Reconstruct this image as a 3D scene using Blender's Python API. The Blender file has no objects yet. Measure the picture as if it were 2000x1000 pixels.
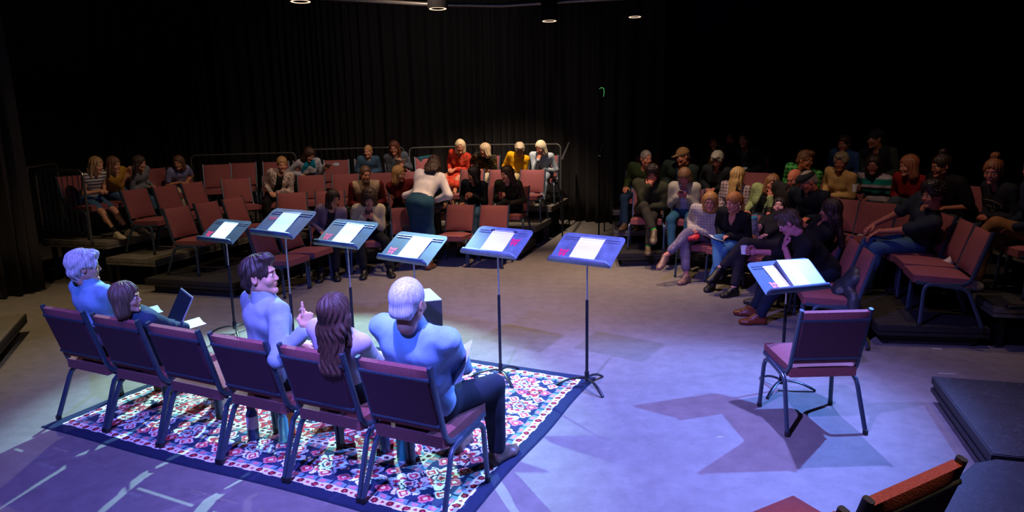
import bpy, math, random, time
import numpy as np
from mathutils import Vector, Matrix
T0 = time.time()
PI = math.pi
random.seed(7); np.random.seed(7)
S = bpy.context.scene
C = S.collection
# ---------------------------------------------------------------- camera
FPX, PITCH, ROLL, CAMH = 1350.0, 0.192, -0.019, 2.124
cp, sp_ = math.cos(PITCH), math.sin(PITCH)
FWD = Vector((0, cp, -sp_)); RT = Vector((1, 0, 0)); UP = Vector((0, sp_, cp))
CX = math.cos(ROLL)*RT + math.sin(ROLL)*UP
CY = -math.sin(ROLL)*RT + math.cos(ROLL)*UP
cam = bpy.data.objects.new('camera', bpy.data.cameras.new('camera')); C.objects.link(cam)
cam.matrix_world = Matrix(((CX.x, CY.x, -FWD.x, 0), (CX.y, CY.y, -FWD.y, 0), (CX.z, CY.z, -FWD.z, CAMH), (0, 0, 0, 1)))
cam.data.sensor_width = 36; cam.data.lens = 36*FPX/2000
cam.data.clip_start = 0.05; cam.data.clip_end = 100
S.camera = cam
# ---------------------------------------------------------------- colour management, world
S.view_settings.view_transform = 'Standard'; S.view_settings.look = 'None'
S.view_settings.gamma = 1; S.view_settings.use_curve_mapping = False
S.view_settings.exposure = 0.0
w = bpy.data.worlds.new('world'); S.world = w; w.use_nodes = True
w.node_tree.nodes['Background'].inputs[0].default_value = (0.5, 0.55, 1.0, 1)
w.node_tree.nodes['Background'].inputs[1].default_value = 0.0022
# ---------------------------------------------------------------- stage lights
def spot(name, loc, aim, col, power, ang, blend=.5, rad=.06):
    l = bpy.data.lights.new(name, 'SPOT'); l.color = col; l.energy = power
    l.spot_size = math.radians(ang); l.spot_blend = blend; l.shadow_soft_size = rad
    o = bpy.data.objects.new(name, l); C.objects.link(o); o.location = loc
    o.rotation_euler = (Vector(aim)-Vector(loc)).to_track_quat('-Z', 'Y').to_euler()
    return o
LIGHTS = [
 # name, position, aim, colour, power, angle, blend, radius
 ('blue_key', (5.0, 6.25, 4.55), (.75, 4.6, 0), (0.125, 0.275, 1.0), 4300, 42, .8, .04),
 ('pink_fill', (2.45, 6.1, 4.6), (1.0, 4.4, 0), (0.297, 0.286, 1.0), 1750, 72, .9, .05),
 ('white_key', (-2.4, 9.3, 4.5), (-1.75, 5.5, 0), (0.474, 0.914, 1.0), 3500, 42, .45, .04),
 ('white_side', (-4.5, 9.2, 4.5), (-3.2, 5.4, 0), (1.0, 0.9, 0.867), 300, 50, .9, .04),
 ('blue_back', (-1.7, .2, 5.0), (-1.8, 4.5, .9), (0.12, 0.18, 1.0), 2500, 44, .7, .12),
 ('violet_back', (-.7, 2.2, 4.6), (.35, 5.2, 0), (0.27, 0.226, 1.0), 2500, 72, .9, .05),
 ('violet_top', (-2.9, 3.3, 4.7), (-2.7, 3.3, 0), (.46, .16, 1.0), 330, 62, .8, .05),
 ('warm_left', (-2.9, 9.0, 4.4), (-4.6, 10.6, .3), (1.0, 0.695, 0.5), 150, 100, .9, .08),
 ('warm_mid', (-1.1, 9.6, 4.4), (-2.3, 11.9, .6), (1.0, 0.7, 0.533), 240, 88, .9, .08),
 ('warm_top', (.35, 11.2, 4.5), (-.2, 13.2, 1.2), (1.0, 0.775, 0.588), 950, 62, .8, .08),
 ('warm_floor', (.2, 9.4, 4.4), (.0, 8.6, 0), (1.0, 0.667, 0.367), 900, 80, .9, .08),
 ('warm_floor_left', (-5.4, 7.0, 4.4), (-5.2, 7.2, 0), (1.0, 0.732, 0.393), 280, 80, .9, .08),
 ('warm_right', (1.7, 8.6, 4.5), (2.5, 9.7, .8), (1.0, 0.74, 0.6), 500, 62, .9, .08),
 ('warm_far_right', (3.0, 6.6, 4.6), (4.7, 7.9, 1.0), (1.0, 0.667, 0.528), 150, 80, .9, .08),
 ('warm_right_floor', (3.6, 5.6, 4.5), (3.7, 5.4, 0), (1.0, 0.682, 0.545), 110, 60, .9, .08),
 ('curtain_spill', (-1.2, 11.2, 4.6), (-1.6, 15.6, 1.6), (1.0, .86, .84), 85, 110, .9, .1),
 ('warm_near', (1.35, 1.5, 4.2), (1.05, 1.75, .9), (1.0, 0.5, 0.22), 420, 27, .8, .08),
]
for a in LIGHTS: spot(*a)
# ---------------------------------------------------------------- helpers
def ray(px, py):
    return FWD + CX*((px-1000)/FPX) + CY*((500-py)/FPX)
def at(px, py, z=0.0):
    d = ray(px, py); t = (z-CAMH)/d.z
    return Vector((d.x*t, d.y*t, z))
def tag(o, label, cat, group=None):
    o['label'] = label; o['category'] = cat
    if group: o['group'] = group
    return o
def empty(name, loc=(0, 0, 0), rz=0):
    o = bpy.data.objects.new(name, None); C.objects.link(o); o.location = loc; o.rotation_euler = (0, 0, rz)
    o.empty_display_size = .1
    return o
def link(name, me, parent=None, loc=None, rz=None):
    o = bpy.data.objects.new(name, me); C.objects.link(o)
    if parent: o.parent = parent
    if loc is not None: o.location = loc
    if rz is not None: o.rotation_euler = (0, 0, rz)
    return o
def tree(o, loc, rz, label, group=None):
    c = o.copy(); C.objects.link(c); c.location = loc; c.rotation_euler = (0, 0, rz); c['label'] = label
    if group: c['group'] = group
    for ch in list(o.children):
        d = ch.copy(); C.objects.link(d); d.parent = c
        for g in ch.children:
            e = g.copy(); C.objects.link(e); e.parent = d
    return c
class MB:
    def __init__(s): s.v = []; s.f = []; s.mi = []; s.m = 0
    def add(s, vs, fs, flip=False):
        n = len(s.v); s.v += [tuple(v) for v in vs]
        for f in fs:
            f = [n+i for i in f]
            s.f.append(f[::-1] if flip else f); s.mi.append(s.m)
        return s
    def box(s, c, d, R=None, bev=0.0):
        cx, cy, cz = c; x, y, z = d[0]/2, d[1]/2, d[2]/2
        if bev <= 0:
            vs = [(i*x, j*y, k*z) for i in (-1, 1) for j in (-1, 1) for k in (-1, 1)]
            fs = [(0, 1, 3, 2), (4, 6, 7, 5), (0, 4, 5, 1), (2, 3, 7, 6), (0, 2, 6, 4), (1, 5, 7, 3)]
        else:
            b = min(bev, x*.99, y*.99, z*.99); vs = []; idx = {}
            for i in (-1, 1):
                for j in (-1, 1):
                    for k in (-1, 1):
                        for a in range(3):
                            p = [i*(x-b), j*(y-b), k*(z-b)]
                            p[a] += (i, j, k)[a]*b
                            idx[(i, j, k, a)] = len(vs); vs.append(tuple(p))
            fs = []
            for a in range(3):
                o1, o2 = [q for q in range(3) if q != a]
                for sg in (-1, 1):
                    lp = []
                    for s1, s2 in ((-1, -1), (1, -1), (1, 1), (-1, 1)):
                        t = [0, 0, 0]; t[a] = sg; t[o1] = s1; t[o2] = s2; lp.append(idx[(t[0], t[1], t[2], a)])
                    if (sg > 0) == (a == 1): lp = lp[::-1]
                    fs.append(lp)
                for s1 in (-1, 1):
                    for s2 in (-1, 1):
                        t0 = [0, 0, 0]; t1 = [0, 0, 0]; t0[a] = -1; t1[a] = 1
                        for t in (t0, t1): t[o1] = s1; t[o2] = s2
                        lp = [idx[(*t0, o1)], idx[(*t1, o1)], idx[(*t1, o2)], idx[(*t0, o2)]]
                        fs.append(lp)
            for i in (-1, 1):
                for j in (-1, 1):
                    for k in (-1, 1):
                        fs.append([idx[(i, j, k, a)] for a in range(3)])
        out = []
        for v in vs:
            v = Vector(v)
            if R is not None: v = R @ v
            out.append((v.x+cx, v.y+cy, v.z+cz))
        return s.add(out, fs)
    def sweep(s, pts, rx, ry=None, n=8, side=None, cap=True, radii=None, sq=1.0):
        """tube along pts, cross-section half sizes rx (along side) and ry; sq<1 squares it off"""
        ry = rx if ry is None else ry
        pts = [Vector(p) for p in pts]; m = len(pts); rings = []
        sd = Vector(side) if side is not None else None
        for i, p in enumerate(pts):
            t = (pts[min(i+1, m-1)]-pts[max(i-1, 0)]).normalized()
            if sd is None:
                u = t.orthogonal().normalized() if i == 0 else (pu - t*pu.dot(t)).normalized()
            else:
                u = (sd - t*sd.dot(t)).normalized()
            pu = u; v = t.cross(u)
            k = radii[i] if radii else 1.0
            ring = []
            for j in range(n):
                a = 2*PI*(j+.5)/n; ca, sa = math.cos(a), math.sin(a)
                ca = math.copysign(abs(ca)**sq, ca); sa = math.copysign(abs(sa)**sq, sa)
                ring.append(p+u*(ca*rx*k)+v*(sa*ry*k))
            rings.append(ring)
        vs = [q for r in rings for q in r]; fs = []
        for i in range(m-1):
            for j in range(n):
                a = i*n+j; b = i*n+(j+1) % n; fs.append((a, b, b+n, a+n))
        if cap: fs.append(tuple(range(n))[::-1]); fs.append(tuple((m-1)*n+j for j in range(n)))
        return s.add(vs, fs)
    def lathe(s, prof, c=(0, 0, 0), n=24, R=None):
        vs = []; m = len(prof)
        for r, z in prof:
            for j in range(n):
                a = 2*PI*j/n; v = Vector((r*math.cos(a), r*math.sin(a), z))
                if R is not None: v = R @ v
                vs.append((v.x+c[0], v.y+c[1], v.z+c[2]))
        fs = [(i*n+j, i*n+(j+1) % n, (i+1)*n+(j+1) % n, (i+1)*n+j) for i in range(m-1) for j in range(n)]
        fs.append(tuple(range(n))[::-1]); fs.append(tuple((m-1)*n+j for j in range(n)))
        return s.add(vs, fs)
    def prism(s, poly, z0, z1):
        """vertical extrusion of a ccw polygon"""
        n = len(poly)
        vs = [(x, y, z0) for x, y in poly]+[(x, y, z1) for x, y in poly]
        fs = [tuple(range(n))[::-1], tuple(range(n, 2*n))]+[(i, (i+1) % n, n+(i+1) % n, n+i) for i in range(n)]
        return s.add(vs, fs)
    def slab(s, pts, n, t):
        """flat polygon pts (3D, ccw about n) with thickness t downwards along -n"""
        pts = [Vector(p) for p in pts]; n = Vector(n).normalized(); k = len(pts)
        vs = [p-n*t for p in pts]+pts
        fs = [tuple(range(k))[::-1], tuple(range(k, 2*k))]+[(i, (i+1) % k, k+(i+1) % k, k+i) for i in range(k)]
        return s.add(vs, fs)
    def mesh(s, name, mats, smooth=True, ang=40):
        me = bpy.data.meshes.new(name); me.from_pydata(s.v, [], s.f)
        for m in (mats if isinstance(mats, (list, tuple)) else [mats]): me.materials.append(m)
        me.polygons.foreach_set('material_index', s.mi)
        if smooth:
            me.polygons.foreach_set('use_smooth', [True]*len(s.f))
            me.set_sharp_from_angle(angle=math.radians(ang))
        me.update(); return me
    def build(s, name, mats, parent=None, loc=None, rz=None, smooth=True, ang=40):
        return link(name, s.mesh(name, mats, smooth, ang), parent, loc, rz)
# ---------------------------------------------------------------- materials
def srgb(h):
    if isinstance(h, str):
        h = h.lstrip('#'); c = [int(h[i:i+2], 16)/255 for i in (0, 2, 4)]
        return tuple((x/12.92 if x <= .04045 else ((x+.055)/1.055)**2.4) for x in c)+(1,)
    return tuple(h)[:3]+(1,)
class N:
    def __init__(s, name):
        s.m = bpy.data.materials.new(name); s.m.use_nodes = True; s.t = s.m.node_tree; s.n = s.t.nodes
        s.b = s.n['Principled BSDF']
    def new(s, ty, **k):
        x = s.n.new(ty)
        for a, b in k.items(): setattr(x, a, b)
        return x
    def l(s, a, b): s.t.links.new(a, b)
    def coord(s, kind='Object', scale=None):
        tc = s.new('ShaderNodeTexCoord'); o = tc.outputs[kind]
        if scale is not None:
            mp = s.new('ShaderNodeMapping'); mp.inputs['Scale'].default_value = scale; s.l(o, mp.inputs[0]); o = mp.outputs[0]
        return o
    def noise(s, co, sc, det=3, rough=.6):
        x = s.new('ShaderNodeTexNoise'); x.inputs['Scale'].default_value = sc; x.inputs['Detail'].default_value = det
        x.inputs['Roughness'].default_value = rough; s.l(co, x.inputs['Vector']); return x.outputs[0]
    def ramp(s, fac, stops, const=False):
        x = s.new('ShaderNodeValToRGB'); s.l(fac, x.inputs[0]); e = x.color_ramp.elements
        while len(e) < len(stops): e.new(.5)
        for i, (p, c) in enumerate(stops): e[i].position = p; e[i].color = srgb(c)
        if const: x.color_ramp.interpolation = 'CONSTANT'
        return x.outputs[0]
    def mix(s, f, a, b, mode='MIX'):
        x = s.new('ShaderNodeMix', data_type='RGBA', blend_type=mode)
        for sock, v in ((x.inputs[0], f), (x.inputs[6], a), (x.inputs[7], b)):
            if hasattr(v, 'links'): s.l(v, sock)
            else: sock.default_value = v if not isinstance(v, str) else srgb(v)
        return x.outputs[2]
    def bump(s, h, st=.3, dist=.01):
        x = s.new('ShaderNodeBump'); x.inputs['Strength'].default_value = st; x.inputs['Distance'].default_value = dist
        s.l(h, x.inputs['Height']); s.l(x.outputs[0], s.b.inputs['Normal'])
    def base(s, c): 
        if hasattr(c, 'links'): s.l(c, s.b.inputs['Base Color'])
        else: s.b.inputs['Base Color'].default_value = srgb(c)
    def set(s, **k):
        for a, v in k.items(): s.b.inputs[a.replace('_', ' ')].default_value = v
        return s
_mc = {}
def plain(name, col, rough=.5, metal=0.0, spec=.5, nsc=60, nst=.12, var=.12, **k):
    key = (name, str(col), rough, metal)
    if key in _mc: return _mc[key]
    n = N(name); co = n.coord(); nz = n.noise(co, nsc, 2)
    c = srgb(col); lo = tuple(x*(1-var) for x in c[:3]); hi = tuple(min(1, x*(1+var)) for x in c[:3])
    n.base(n.ramp(nz, [(.3, lo), (.7, hi)])); n.set(Roughness=rough, Metallic=metal)
    n.b.inputs['Specular IOR Level'].default_value = spec
    if nst: n.bump(nz, nst, .002)
    for a, v in k.items(): n.b.inputs[a.replace('_', ' ')].default_value = v
    _mc[key] = n.m; return n.m
def cloth(col, name='cloth', var=.15, sheen=.15):
    key = ('cloth', str(col), name)
    if key in _mc: return _mc[key]
    n = N(name); co = n.coord(); nz = n.noise(co, 9, 4); fine = n.noise(co, 420, 1)
    c = srgb(col); lo = tuple(x*(1-var) for x in c[:3]); hi = tuple(min(1, x*(1+var)) for x in c[:3])
    n.base(n.ramp(nz, [(.3, lo), (.7, hi)])); n.set(Roughness=.85)
    n.b.inputs['Specular IOR Level'].default_value = .25
    n.bump(n.mix(.3, nz, fine), .5, .006)
    _mc[key] = n.m; return n.m
def pattern(kind, cols, scale=1.0, name='patterned_cloth'):
    key = (kind, str(cols), scale)
    if key in _mc: return _mc[key]
    n = N(name); co = n.coord()
    n.set(Roughness=.85); n.b.inputs['Specular IOR Level'].default_value = .25
    sep = n.new('ShaderNodeSeparateXYZ'); n.l(co, sep.inputs[0])
    def wave(sock, f, off=0):
        m = n.new('ShaderNodeMath', operation='MULTIPLY_ADD'); n.l(sock, m.inputs[0]); m.inputs[1].default_value = f; m.inputs[2].default_value = off
        fr = n.new('ShaderNodeMath', operation='FRACT'); n.l(m.outputs[0], fr.inputs[0]); return fr.outputs[0]
    if kind == 'stripes':
        k = len(cols); n.base(n.ramp(wave(sep.outputs[2], scale), [(i/k, c) for i, c in enumerate(cols)], True))
    elif kind == 'plaid':
        a = n.ramp(wave(sep.outputs[0], scale), [(0, (1, 1, 1)), (.55, (0, 0, 0))], True)
        b = n.ramp(wave(sep.outputs[2], scale), [(0, (1, 1, 1)), (.55, (0, 0, 0))], True)
        c1 = n.mix(a, cols[0], cols[1]); c2 = n.mix(b, c1, cols[2]); n.base(n.mix(.5, c1, c2))
    elif kind == 'floral':
        v = n.new('ShaderNodeTexVoronoi'); v.inputs['Scale'].default_value = scale; n.l(co, v.inputs['Vector'])
        nz = n.noise(co, scale*.8, 3)
        c1 = n.ramp(nz, [(0, cols[0]), (.5, cols[0]), (.53, cols[1])], True)
        c2 = n.ramp(v.outputs['Distance'], [(0, (1, 1, 1)), (.26, (0, 0, 0))], True)
        n.base(n.mix(c2, c1, cols[2]))
    elif kind == 'dots':
        v = n.new('ShaderNodeTexVoronoi'); v.inputs['Scale'].default_value = scale; n.l(co, v.inputs['Vector'])
        n.base(n.ramp(v.outputs['Distance'], [(0, cols[1]), (.22, cols[0])], True))
    elif kind == 'knit':
        v = n.new('ShaderNodeTexVoronoi'); v.inputs['Scale'].default_value = scale; n.l(co, v.inputs['Vector'])
        c = n.ramp(v.outputs['Distance'], [(.1, cols[1]), (.6, cols[0])]); n.base(c)
        n.bump(v.outputs['Distance'], .8, .01)
        _mc[key] = n.m; return n.m
    n.bump(n.noise(co, 9, 4), .4, .006)
    _mc[key] = n.m; return n.m
def skinmat(tone):
    key = ('skin', tone)
    if key in _mc: return _mc[key]
    n = N('skin'); co = n.coord(); nz = n.noise(co, 14, 3); c = srgb(tone)
    n.base(n.ramp(nz, [(.3, (c[0]*.9, c[1]*.82, c[2]*.8)), (.7, (min(1, c[0]*1.05), c[1]*1.05, c[2]*1.05))]))
    n.set(Roughness=.62); n.b.inputs['Specular IOR Level'].default_value = .3
    n.b.inputs['Subsurface Weight'].default_value = .08; n.b.inputs['Subsurface Radius'].default_value = (.02, .008, .004)
    _mc[key] = n.m; return n.m
def hairmat(col):
    key = ('hair', col)
    if key in _mc: return _mc[key]
    n = N('hair'); co = n.coord('Object', (130, 130, 14)); nz = n.noise(co, 1.0, 4, .7); c = srgb(col)
    n.base(n.ramp(nz, [(.3, tuple(x*.45 for x in c[:3])), (.7, tuple(min(1, x*1.35) for x in c[:3]))]))
    n.set(Roughness=.5); n.b.inputs['Specular IOR Level'].default_value = .4
    n.bump(nz, .5, .004)
    _mc[key] = n.m; return n.m
M = {}
M['lip'] = plain('lips', '#a5564f', .5); M['eye'] = plain('eye', '#2a201c', .2, nst=0); M['brow'] = plain('eyebrow', '#3d2d22', .8)
M['eyewhite'] = plain('eye_white', '#d8d2cc', .3, nst=0)
# chair upholstery: maroon with fine speckle weave
n = N('maroon_upholstery'); co = n.coord(); nz = n.noise(co, 260, 2); v = n.new('ShaderNodeTexVoronoi'); v.inputs['Scale'].default_value = 190; n.l(co, v.inputs['Vector'])
n.base(n.mix(.5, n.ramp(nz, [(.35, (.15, .038, .042)), (.65, (.33, .100, .096))]), n.ramp(v.outputs['Distance'], [(.2, (.31, .095, .10)), (.6, (.18, .046, .055))])))
n.set(Roughness=.8); n.b.inputs['Specular IOR Level'].default_value = .3; n.bump(v.outputs['Distance'], .4, .002); M['maroon'] = n.m
M['backpanel'] = plain('maroon_back_panel', (.060, .011, .028), .7)
M['frame'] = plain('dark_green_grey_metal', (.052, .080, .118), .36, .45, .6, nst=.05)
M['glide'] = plain('black_plastic', (.012, .012, .013), .5)
M['steel'] = plain('brushed_steel', (.55, .55, .57), .28, .9, nst=.03)
M['blackmetal'] = plain('black_metal', (.012, .012, .014), .4, .3)
M['paper'] = plain('white_paper', (.88, .88, .88), .8, nst=.05, var=.02)
M['stand'] = plain('lit_black_enamel', (.10, .13, .18), .5, 0.0, .4, nsc=9, nst=.03, var=.30)  # scuffed desk enamel with the light on stands E and F in its colour
M['deskshade'] = plain('shaded_black_enamel', (.020, .042, .075), .42, 0, .45, nsc=9, nst=.03, var=.4)  # same desk enamel with the shade on stands A to D in its colour
M['standdark'] = plain('black_stand_tube', (.022, .025, .032), .35, .6)
M['logo'] = plain('pink_red_paint', (.72, .018, .10), .5, nst=0, var=.05)
# floor
n = N('painted_floor'); co = n.coord(); big = n.noise(co, .9, 5); fine = n.noise(co, 95, 2, .8); mid = n.noise(co, 7, 5, .7)
c = n.ramp(big, [(.3, (.165, .145, .128)), (.7, (.215, .19, .17))])
c = n.mix(.35, c, n.ramp(mid, [(.35, (.12, .105, .095)), (.65, (.26, .235, .21))]))
c = n.mix(n.ramp(fine, [(.63, (0, 0, 0)), (.72, (.55, .55, .55))]), c, (.42, .40, .38, 1))
vv = n.new('ShaderNodeTexVoronoi'); vv.inputs['Scale'].default_value = 2.2; n.l(co, vv.inputs['Vector'])
c = n.mix(n.ramp(vv.outputs['Distance'], [(.0, (.6, .6, .6)), (.02, (0, 0, 0))]), c, (.5, .48, .46, 1))
n.base(c); n.set(Roughness=.55); n.b.inputs['Specular IOR Level'].default_value = .35; n.bump(fine, .12, .002); M['floor'] = n.m
# deck tops / black masonite
n = N('scuffed_black_boards'); co = n.coord('Object'); mid = n.noise(co, 5, 6, .75); st = n.new('ShaderNodeTexNoise'); st.inputs['Scale'].default_value = 17; st.inputs['Detail'].default_value = 8; st.inputs['Distortion'].default_value = 3; n.l(co, st.inputs['Vector'])
c = n.mix(n.ramp(st.outputs[0], [(.55, (0, 0, 0)), (.68, (.5, .5, .5))]), n.ramp(mid, [(.3, (.013, .0125, .012)), (.7, (.028, .026, .025))]), (.075, .075, .072, 1))
n.base(c); n.set(Roughness=.6); M['deck'] = n.m
n = N('grey_deck_top'); co = n.coord(); mid = n.noise(co, 6, 6, .7)
n.base(n.ramp(mid, [(.3, (.10, .088, .070)), (.7, (.17, .15, .12))])); n.set(Roughness=.7); M['decktop'] = n.m
M['deckedge'] = plain('deck_edge_rail', (.19, .17, .14), .5, .3, nsc=12, var=.3)
M['deckdark'] = plain('black_board_edge', (.014, .013, .013), .6)
M['curtain'] = plain('black_velour', (.030, .026, .025), .95, 0, .15, nsc=30, nst=.3)
M['navy'] = plain('navy_painted_wall', (.004, .006, .028), .8, 0, .2)
M['black'] = plain('black_paint', (.004, .004, .005), .9, 0, .2)
M['chrome_rail'] = plain('worn_rail_metal', (.15, .145, .135), .30, .6)
# ================================================================ THE SETTING
def struct(o): o['kind'] = 'structure'; return o
mb = MB(); mb.box((0, 7, -.05), (26, 26, .1)); struct(mb.build('floor', M['floor'], smooth=False))
mb = MB(); mb.box((0, 7, 5.75), (26, 26, .1)); struct(mb.build('ceiling', M['black'], smooth=False))
mb = MB(); mb.box((-11, 7, 2.85), (.1, 26, 5.7)); struct(mb.build('wall_left', M['black'], smooth=False))
mb = MB(); mb.box((11, 7, 2.85), (.1, 26, 5.7)); struct(mb.build('wall_right', M['black'], smooth=False))
mb = MB(); mb.box((0, 18, 2.85), (26, .1, 5.7)); struct(mb.build('wall_back', M['black'], smooth=False))
mb = MB(); mb.box((0, -4, 2.85), (26, .1, 5.7)); struct(mb.build('wall_front', M['black'], smooth=False))
mb = MB(); mb.box((5.1, 15.6, 2.85), (4.6, .12, 5.7)); struct(mb.build('wall_navy', M['navy'], smooth=False))  # section of navy-painted wall past the end of the curtain

def curtain(name, path, z1, label, amp=.07, wl=.24, group=None, seed=0, step=.03):
    rnd = random.Random(seed)
    P = [Vector((x, y, 0)) for x, y in path]; pts = []; s = 0; ph = 0
    for a, b in zip(P[:-1], P[1:]):
        L = (b-a).length; d = (b-a)/L; nn = Vector((-d.y, d.x, 0)); k = max(2, int(L/step))
        for i in range(k):
            t = i/k; ph += step/(wl*(1+.5*math.sin(s*1.3+seed)))*2*PI; s += step
            pts.append((a+d*(L*t), nn, ph, s))
    vs = []; fs = []; rows = 8
    for j in range(rows+1):
        z = .02+(z1-.02)*j/rows; w_ = 1.25-.5*j/rows
        for (p, nn, ph, s) in pts:
            o = amp*w_*(math.sin(ph+.35*math.sin(j*.9+s*2))+.35*math.sin(ph*.53+1.3))
            vs.append((p.x+nn.x*o, p.y+nn.y*o, z))
    n = len(pts)
    for j in range(rows):
        for i in range(n-1): fs.append((j*n+i, j*n+i+1, (j+1)*n+i+1, (j+1)*n+i))
    mb = MB(); mb.add(vs, fs); me = mb.mesh(name, M['curtain'], ang=80)
    o = link(name, me); md = o.modifiers.new('thick', 'SOLIDIFY'); md.thickness = .006
    return tag(o, label, 'curtain', group)
curtain('curtain', [(-6.3, 15.3), (-3.5, 15.75), (-.7, 15.6), (1.3, 14.8), (2.1, 14.25), (3.08, 13.95)], 5.2, 'long black pleated curtain hanging behind the back rail of the risers', seed=2)
curtain('curtain', [(-10.5, 8.5), (-7.6, 8.45), (-6.62, 8.62), (-6.35, 8.98), (-6.55, 9.25), (-7.6, 9.3), (-9.2, 9.6)], 5.2, 'black curtain leg at the far left edge beside the girls\' riser', seed=5)
curtain('curtain', [(-9.6, 9.9), (-9.2, 12.5), (-8.4, 14.6), (-6.45, 15.35)], 5.2, 'black curtain in deep shade behind the seated girls on the left', seed=9)

# ================================================================ RISERS
def inter(a, b):
    (n1, c1), (n2, c2) = a, b; D = n1[0]*n2[1]-n1[1]*n2[0]
    return ((c1*n2[1]-n1[1]*c2)/D, (n1[0]*c2-c1*n2[0])/D)
def inset(poly, d):
    n = len(poly); out = []
    L = []
    for i in range(n):
        a = Vector(poly[i]); b = Vector(poly[(i+1) % n]); e = (b-a).normalized(); nn = Vector((-e.y, e.x)); L.append(((nn.x, nn.y), nn.dot(a)+d))
    return [inter(L[i-1], L[i]) for i in range(n)]
def ccw(poly):
    a = sum(poly[i][0]*poly[(i+1) % len(poly)][1]-poly[(i+1) % len(poly)][0]*poly[i][1] for i in range(len(poly)))
    return list(poly) if a > 0 else list(poly)[::-1]
def deck(poly, z, label, top='decktop', edge='deckedge', fascia=False, gap=.006, thick=.095, skirt=.16):
    poly = ccw([tuple(p)[:2] for p in poly]); poly = inset(poly, gap)
    c = (sum(p[0] for p in poly)/len(poly), sum(p[1] for p in poly)/len(poly))
    loc = Vector((c[0], c[1], 0)); P = [(p[0]-c[0], p[1]-c[1]) for p in poly]
    r = empty('stage_riser', loc); tag(r, label, 'riser')
    mb = MB(); mb.prism(inset(P, .012), z-.02, z); mb.build('deck_board', M[top], r, smooth=False)
    mb = MB(); mb.prism(P, z-.055, z-.004); mb.prism(inset(P, .012), z-thick+.03, z-.055); mb.prism(P, z-thick, z-thick+.03)
    mb.build('edge_frame', M[edge], r, smooth=False)
    Q = inset(P, .10)
    for q in Q:
        mb = MB(); mb.box((q[0], q[1], (z-thick)/2), (.05, .05, z-thick)); mb.build('leg', M['blackmetal'], r, smooth=False)
    if skirt and z > .25:
        mb = MB(); mb.prism(inset(P, skirt), .002, z-thick-.002); mb.build('skirt', M['black'], r, smooth=False)  # added dark block for the shade under the deck, not a real skirt
    elif skirt:
        mb = MB(); mb.prism(inset(P, .08), .002, z-thick-.002); mb.build('base', M['deckdark'], r, smooth=False)
    return r
# left and centre banks: lines (normal, offset)
NL = (-.955, .296); NCL = (-.238, .971); NCR = (.296, .955)
EL = {2: 5.82, 4: 7.233, 6: 8.083, 8: 9.28}; ECL = {2: 10.67, 4: 11.66, 6: 12.62, 8: 14.0}; ECR = {2: 10.06, 4: 10.99, 6: 12.08, 8: 13.55}
J1 = {k: inter((NL, EL[k]), (NCL, ECL[k])) for k in EL}
J2 = {k: inter((NCL, ECL[k]), (NCR, ECR[k])) for k in EL}
END = ((.955, -.296), -2.98)
J3 = {k: inter((NCR, ECR[k]), END) for k in EL}
vL = lambda k: 2.60-.0  # r . O
rdir = (.296, .955); rO = -4.64*.296+8.79*.955
Lst = {2: rO, 4: rO+.22, 6: rO+.28, 8: rO+.28}
def lend(k, off): return inter((NL, EL[k]), (rdir, off))
names = {2: 'lowest', 4: 'middle', 6: 'highest'}
for k in (2, 4, 6):
    o = Lst[k]; mid = (o + J1[k][0]*rdir[0]+J1[k][1]*rdir[1])/2+.1
    sty = dict(top='deck', edge='deckdark') if k == 2 else {}
    deck([lend(k, o), lend(k, mid), lend(k+2, mid), lend(k+2, o)], k/10, '%s riser of the left bank, the near half by the blue haired woman' % names[k] if 0 else '%s riser of the left seating bank, its near half' % names[k], **sty)
    deck([lend(k, mid), J1[k], J1[k+2], lend(k+2, mid)], k/10, '%s riser of the left seating bank, its far half at the corner' % names[k], **sty)
    a, b = J1[k], J2[k]; a2, b2 = J1[k+2], J2[k+2]
    m1 = ((a[0]+b[0])/2, (a[1]+b[1])/2); m2 = ((a2[0]+b2[0])/2, (a2[1]+b2[1])/2)
    deck([a, m1, m2, a2], k/10, '%s riser of the centre bank, left half' % names[k], **sty)
    deck([m1, b, b2, m2], k/10, '%s riser of the centre bank, right half' % names[k], **sty)
    deck([J2[k], J3[k], J3[k+2], J2[k+2]], k/10, '%s riser at the right end of the centre bank by the curtain gap' % names[k], **sty)
R2 = [(1.54, 9.90), (2.4, 9.95), (3.05, 9.6), (3.6, 8.85), (3.78, 7.8), (3.39, 6.18)]
R4 = [(1.62, 10.84), (2.75, 10.80), (3.75, 10.1), (4.5, 9.1), (4.9, 8.05), (4.34, 6.02)]
R6 = [(1.75, 11.85), (3.05, 11.65), (4.2, 10.9), (5.1, 9.75), (5.65, 8.4), (5.45, 5.75)]
R8 = [(1.9, 13.0), (3.5, 12.8), (4.9, 11.9), (6.0, 10.6), (6.8, 9.0), (6.6, 5.5)]
where = ['at its left end by the curtain gap', 'second section from its left end', 'at its corner', 'past its corner', 'at its near right end']
for z, A, B in ((.2, R2, R4), (.4, R4, R6), (.6, R6, R8)):
    for i in range(5):
        sty = dict(top='deck', edge='deckdark') if z == .2 else {}
        if z > .3: sty = dict(top='deck', edge='deckedge')
        deck([A[i], A[i+1], B[i+1], B[i]], z, '%s riser of the right bank, %s' % (names[int(z*10+.5)], where[i]), **sty)
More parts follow.
